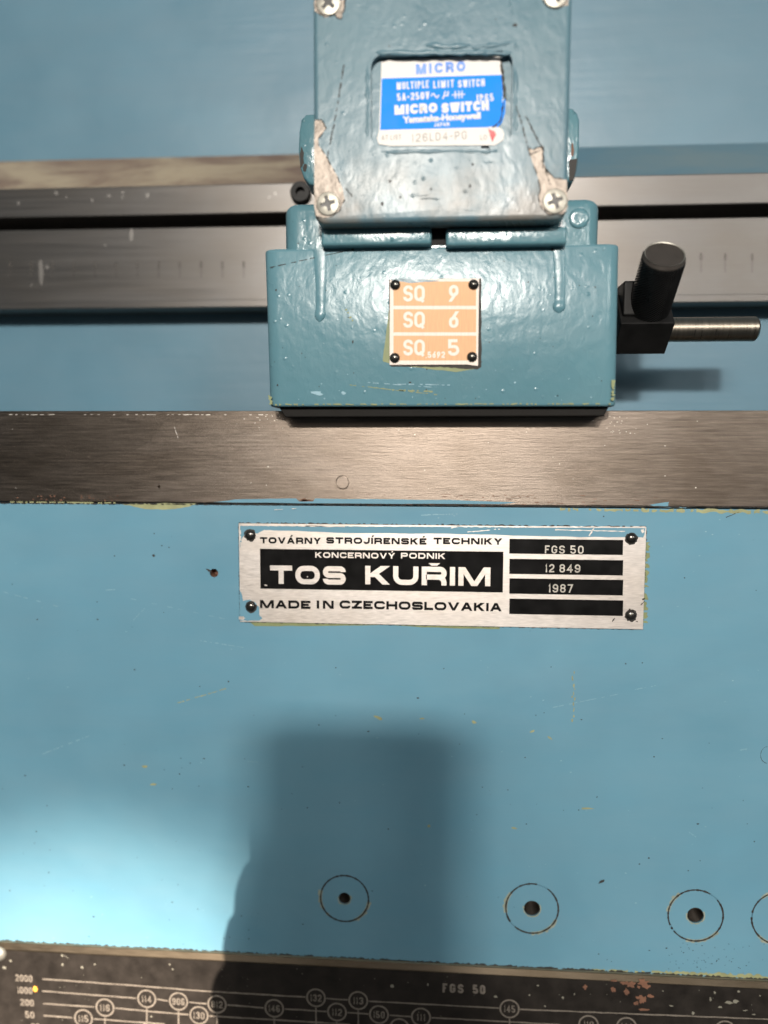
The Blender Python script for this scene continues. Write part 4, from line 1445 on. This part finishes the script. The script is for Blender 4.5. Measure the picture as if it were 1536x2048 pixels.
g += slanted('FGS', 885, 927, 1984.5, 1986.8, 20.5, 4.8, gap=.42, rad=.2) + slanted('50', 945.5, 970.5, 1987.2, 1988.7, 20.5, 4.8, gap=.3, rad=.2)
g += slanted('2000', 31, 65, 1962, 1964.5, 16, 2.8, gap=.22, rad=.28) + slanted('1000', 35, 65, 1986.5, 1988.5, 16, 2.8, gap=.22, rad=.28) + slanted('200', 41, 68, 2011, 2013, 16, 2.8, gap=.22, rad=.28)
g += slanted('50', 51, 69, 2035.5, 2037, 16, 2.8, gap=.22, rad=.28) + slanted('20', 62, 80, 2060, 2061, 16, 2.8, gap=.22, rad=.28)
lettering('lettering', g, CYP - .00001, M_CHARTL, chart)
rs = []
for q in [(1248, 1966, 8, 4), (1262, 1968, 9, 7), (1253, 1983, 5, 7), (1286, 1965, 11, 7), (1292, 1972, 9, 5), (1281, 1995, 8, 4), (1286, 2000, 6, 8), (1303, 1993, 8, 4), (1273, 2006, 5, 5), (1290, 2019, 11, 3), (1227, 1979, 5, 5), (1170, 1974, 4, 6), (1277, 1974, 4, 3), (1228, 1961, 8, 2)]:
    rs.append(blob_px(*q, CYP, n=14, jit=.45))
link('rust_stain', bm_sheet(rs, CYP - .00002, .000003), M_RUST, chart)
sp = []
for q in [(124.5, 1911.5, 3.5, 2.4), (125, 1929.5, 2, 2.8), (164.5, 1935, 2.8, 2.8), (189.5, 1928.5, 2.2, 2), (339.5, 1929, 1.8, 2), (345.5, 1938.5, 2.4, 1.8), (21, 1922, 2.8, 2.4), (9, 1935.5, 4.5, 3), (303, 2033, 2.4, 2),
          (785, 1972, 4, 4), (856, 1969, 2, 2.5), (992, 1993.5, 4, 3), (1076, 1971, 2.5, 2), (1059, 1990, 1.5, 2.2), (1126, 1995, 2.4, 2.8), (1149, 1988, 1.8, 2.5), (1090, 2012, 2, 1.8), (1458, 2005, 8, 3), (1472, 2002, 6, 4),
          (1430, 1985, 2.6, 3), (1477, 1983, 3, 3), (1421, 1998, 2.4, 5), (1440, 2014, 4, 2), (1386, 2026, 2.6, 3.6), (1343, 2012, 4, 1.6), (1326, 1982, 1.5, 1.5), (1490, 2021, 5, 1.4), (1508, 2029, 4, 1.4), (1520, 1991, 1.5, 2)]:
    sp.append(blob_px(*q, CYP, n=9, ang=random.uniform(-.4, .2)))
for k in range(60):
    s = random.uniform(.5, 1.0)
    sp.append(blob_px(random.uniform(0, 1536), random.uniform(1935, 2048), s, s, CYP, n=6))
sp += px_line(129, 1911, 138, 1917, 1.2, CYP, n=5)
link('pale_speck', bm_sheet(sp, CYP - .00003, .0000002), M_SPECK, chart)
link('orange_spot', bm_sheet([blob_px(71, 1978, 4.5, 6.5, CYP, n=14, jit=.18)], CYP - .00006), M_ORANGE, chart)
rivet('rivet', -1, 1907, 16, HYC, .0022, chart, M_SCREW)

# ================================================================== clamp lever at the right of the block
th = math.radians(50)
AX = Vector((0, -math.sin(th), math.cos(th)))      # knob axis: up and out
TG = Vector((0, -math.cos(th), -math.sin(th)))     # the square collar's lower face looks this way
B = at(1300, 617, .006)
B.x = at(1297.5, 617, .006).x
lever = root('clamp_lever', 'black knurled knob on a square collar with bright rod, beside the blue block', 'clamp lever', B)
hx, ht, Lf = PX(43.5), .0086, .0160
bm = bm_box(-hx - .003, hx, -ht, ht, -Lf, 0, .0004, 2)
Rm = Matrix((Vector((1, 0, 0)), -TG, AX)).transposed().to_4x4()
bmesh.ops.transform(bm, matrix=Matrix.Translation(B) @ Rm, verts=bm.verts[:])
link('square_collar', bm, M_BLACKOX, lever)
rc = B - AX * .0090
rc.z -= .0014
rx = at(1513, 660, rc.y).x
rr = PX(23, rc.y)
bm = bm_lathe([(0, 0), (rr, 0), (rr, rx - B.x - .0008), (rr - .0008, rx - B.x), (0, rx - B.x)], 40)
o = link('steel_rod', orient(bm, (1, 0, 0), Vector((B.x, rc.y, rc.z))), M_ROD, lever)
sharp_smooth(o, 30)
# knurled grip: a fine diamond pattern cut into the turned body
kr, kl = .0079, .0235
nA, nZ = 76, 38
bm = bmesh.new()
rings = []
for j in range(nZ + 1):
    z = kl * .99 * j / nZ
    ring = []
    for i in range(nA):
        a = 2 * math.pi * i / nA
        r = kr + (.00014 if (i + j) % 2 == 0 else -.00016)
        if j in (0, nZ):
            r = kr - .0002
        ring.append(bm.verts.new((r * math.cos(a), r * math.sin(a), z)))
    rings.append(ring)
for a, b in zip(rings, rings[1:]):
    for i in range(nA):
        l = (i + 1) % nA
        bm.faces.new((a[i], a[l], b[l], b[i]))
knob = link('knurled_grip', orient(bm, AX, B - AX * .0003), M_KNURL, lever)
bm = bm_lathe([(kr * .985, kl * .985), (kr * .985, kl + .0001), (kr * .90, kl + .0012), (kr * .87, kl + .0012), (kr * .85, kl + .0010), (0, kl + .0010)], 64)
o = link('turned_cap', orient(bm, AX, B), M_CAP, knob)
sharp_smooth(o, 15)
bm = bm_lathe([(kr * .895, kl + .00122), (kr * .915, kl + .00145), (kr * .87, kl + .00122), (kr * .895, kl + .00122)], 64)
link('bright_edge', orient(bm, AX, B), M_SCREW, knob)  # pale ring puts the highlight of the cap's rim into colour
a = at(1236, 572, .012)
b = at(1259, 640, .012)
link('pivot_bush', bm_box(a.x, b.x, .002, .022, b.z, a.z, .0008), M_BLACKOX, lever)

# ================================================================== the photographer's phone and hand, whose shadow falls on the panel
px0, px1, pz0, pz1 = -.0610, .0120, -.125, .0235
phone = root('smartphone', 'dark smartphone held up in front of the machine, throwing the rounded rectangular shadow', 'smartphone', ((px0 + px1) / 2, -.31, pz0))
link('phone_body', bm_prism(rrect(px0, px1, pz0, pz1, .011, 8), -.3060, -.3145, .002, 3), M_BLACKOX, phone)
link('camera_bump', bm_prism(rrect(px1 - .034, px1 - .003, pz1 - .037, pz1 - .004, .008, 6), -.3042, -.3061, .0005, 2), M_BLACKOX, phone)


def skin_chain(bm, lay, pts):
    prev = None
    for p, r in pts:
        v = bm.verts.new(p)
        v[lay].radius = (r, r)
        v[lay].use_root = prev is None
        if prev:
            bm.edges.new((prev, v))
        prev = v
    return prev


person = root('person', 'bare hand gripping the smartphone, its fingers making the bump at the shadow edge', 'person', (-.03, -.34, -.36))
bm = bmesh.new()
lay = bm.verts.layers.skin.verify()
skin_chain(bm, lay, [((-.028, -.385, -.36), .030), ((-.030, -.360, -.25), .029), ((-.034, -.350, -.17), .028), ((-.049, -.352, -.135), .036), ((-.052, -.348, -.105), .033), ((-.044, -.340, -.070), .024)])
for k in range(4):
    z = -.024 - .019 * k
    rad = (.0080, .0086, .0086, .0076)[k]
    out = (-.0605, -.0655, -.0695, -.0715)[k]
    skin_chain(bm, lay, [((-.042, -.334, z - .012), rad), ((-.060, -.330, z - .006), rad), ((out, -.316, z), rad), ((out + .010, -.3000, z + .004), rad * .92), ((out + .024, -.2985, z + .006), rad * .8)])
skin_chain(bm, lay, [((-.020, -.338, -.13), .013), ((.002, -.330, -.11), .0115), ((.014, -.325, -.085), .0100), ((.0155, -.318, -.060), .0090)])
for v in bm.verts:
    v.co -= Vector((-.03, -.34, -.36))
me = bpy.data.meshes.new('hand')
bm.to_mesh(me)
bm.free()
ho = bpy.data.objects.new('hand', me)
COL.objects.link(ho)
md = ho.modifiers.new('skin', 'SKIN')
ms = ho.modifiers.new('sub', 'SUBSURF')
ms.levels = ms.render_levels = 1
bpy.context.view_layer.update()
me2 = bpy.data.meshes.new_from_object(ho.evaluated_get(bpy.context.evaluated_depsgraph_get()))
ho.modifiers.clear()
ho.data = me2
for p in me2.polygons:
    p.use_smooth = True
me2.materials.append(plain('skin', (.50, .30, .21), .5))
ho.parent = person
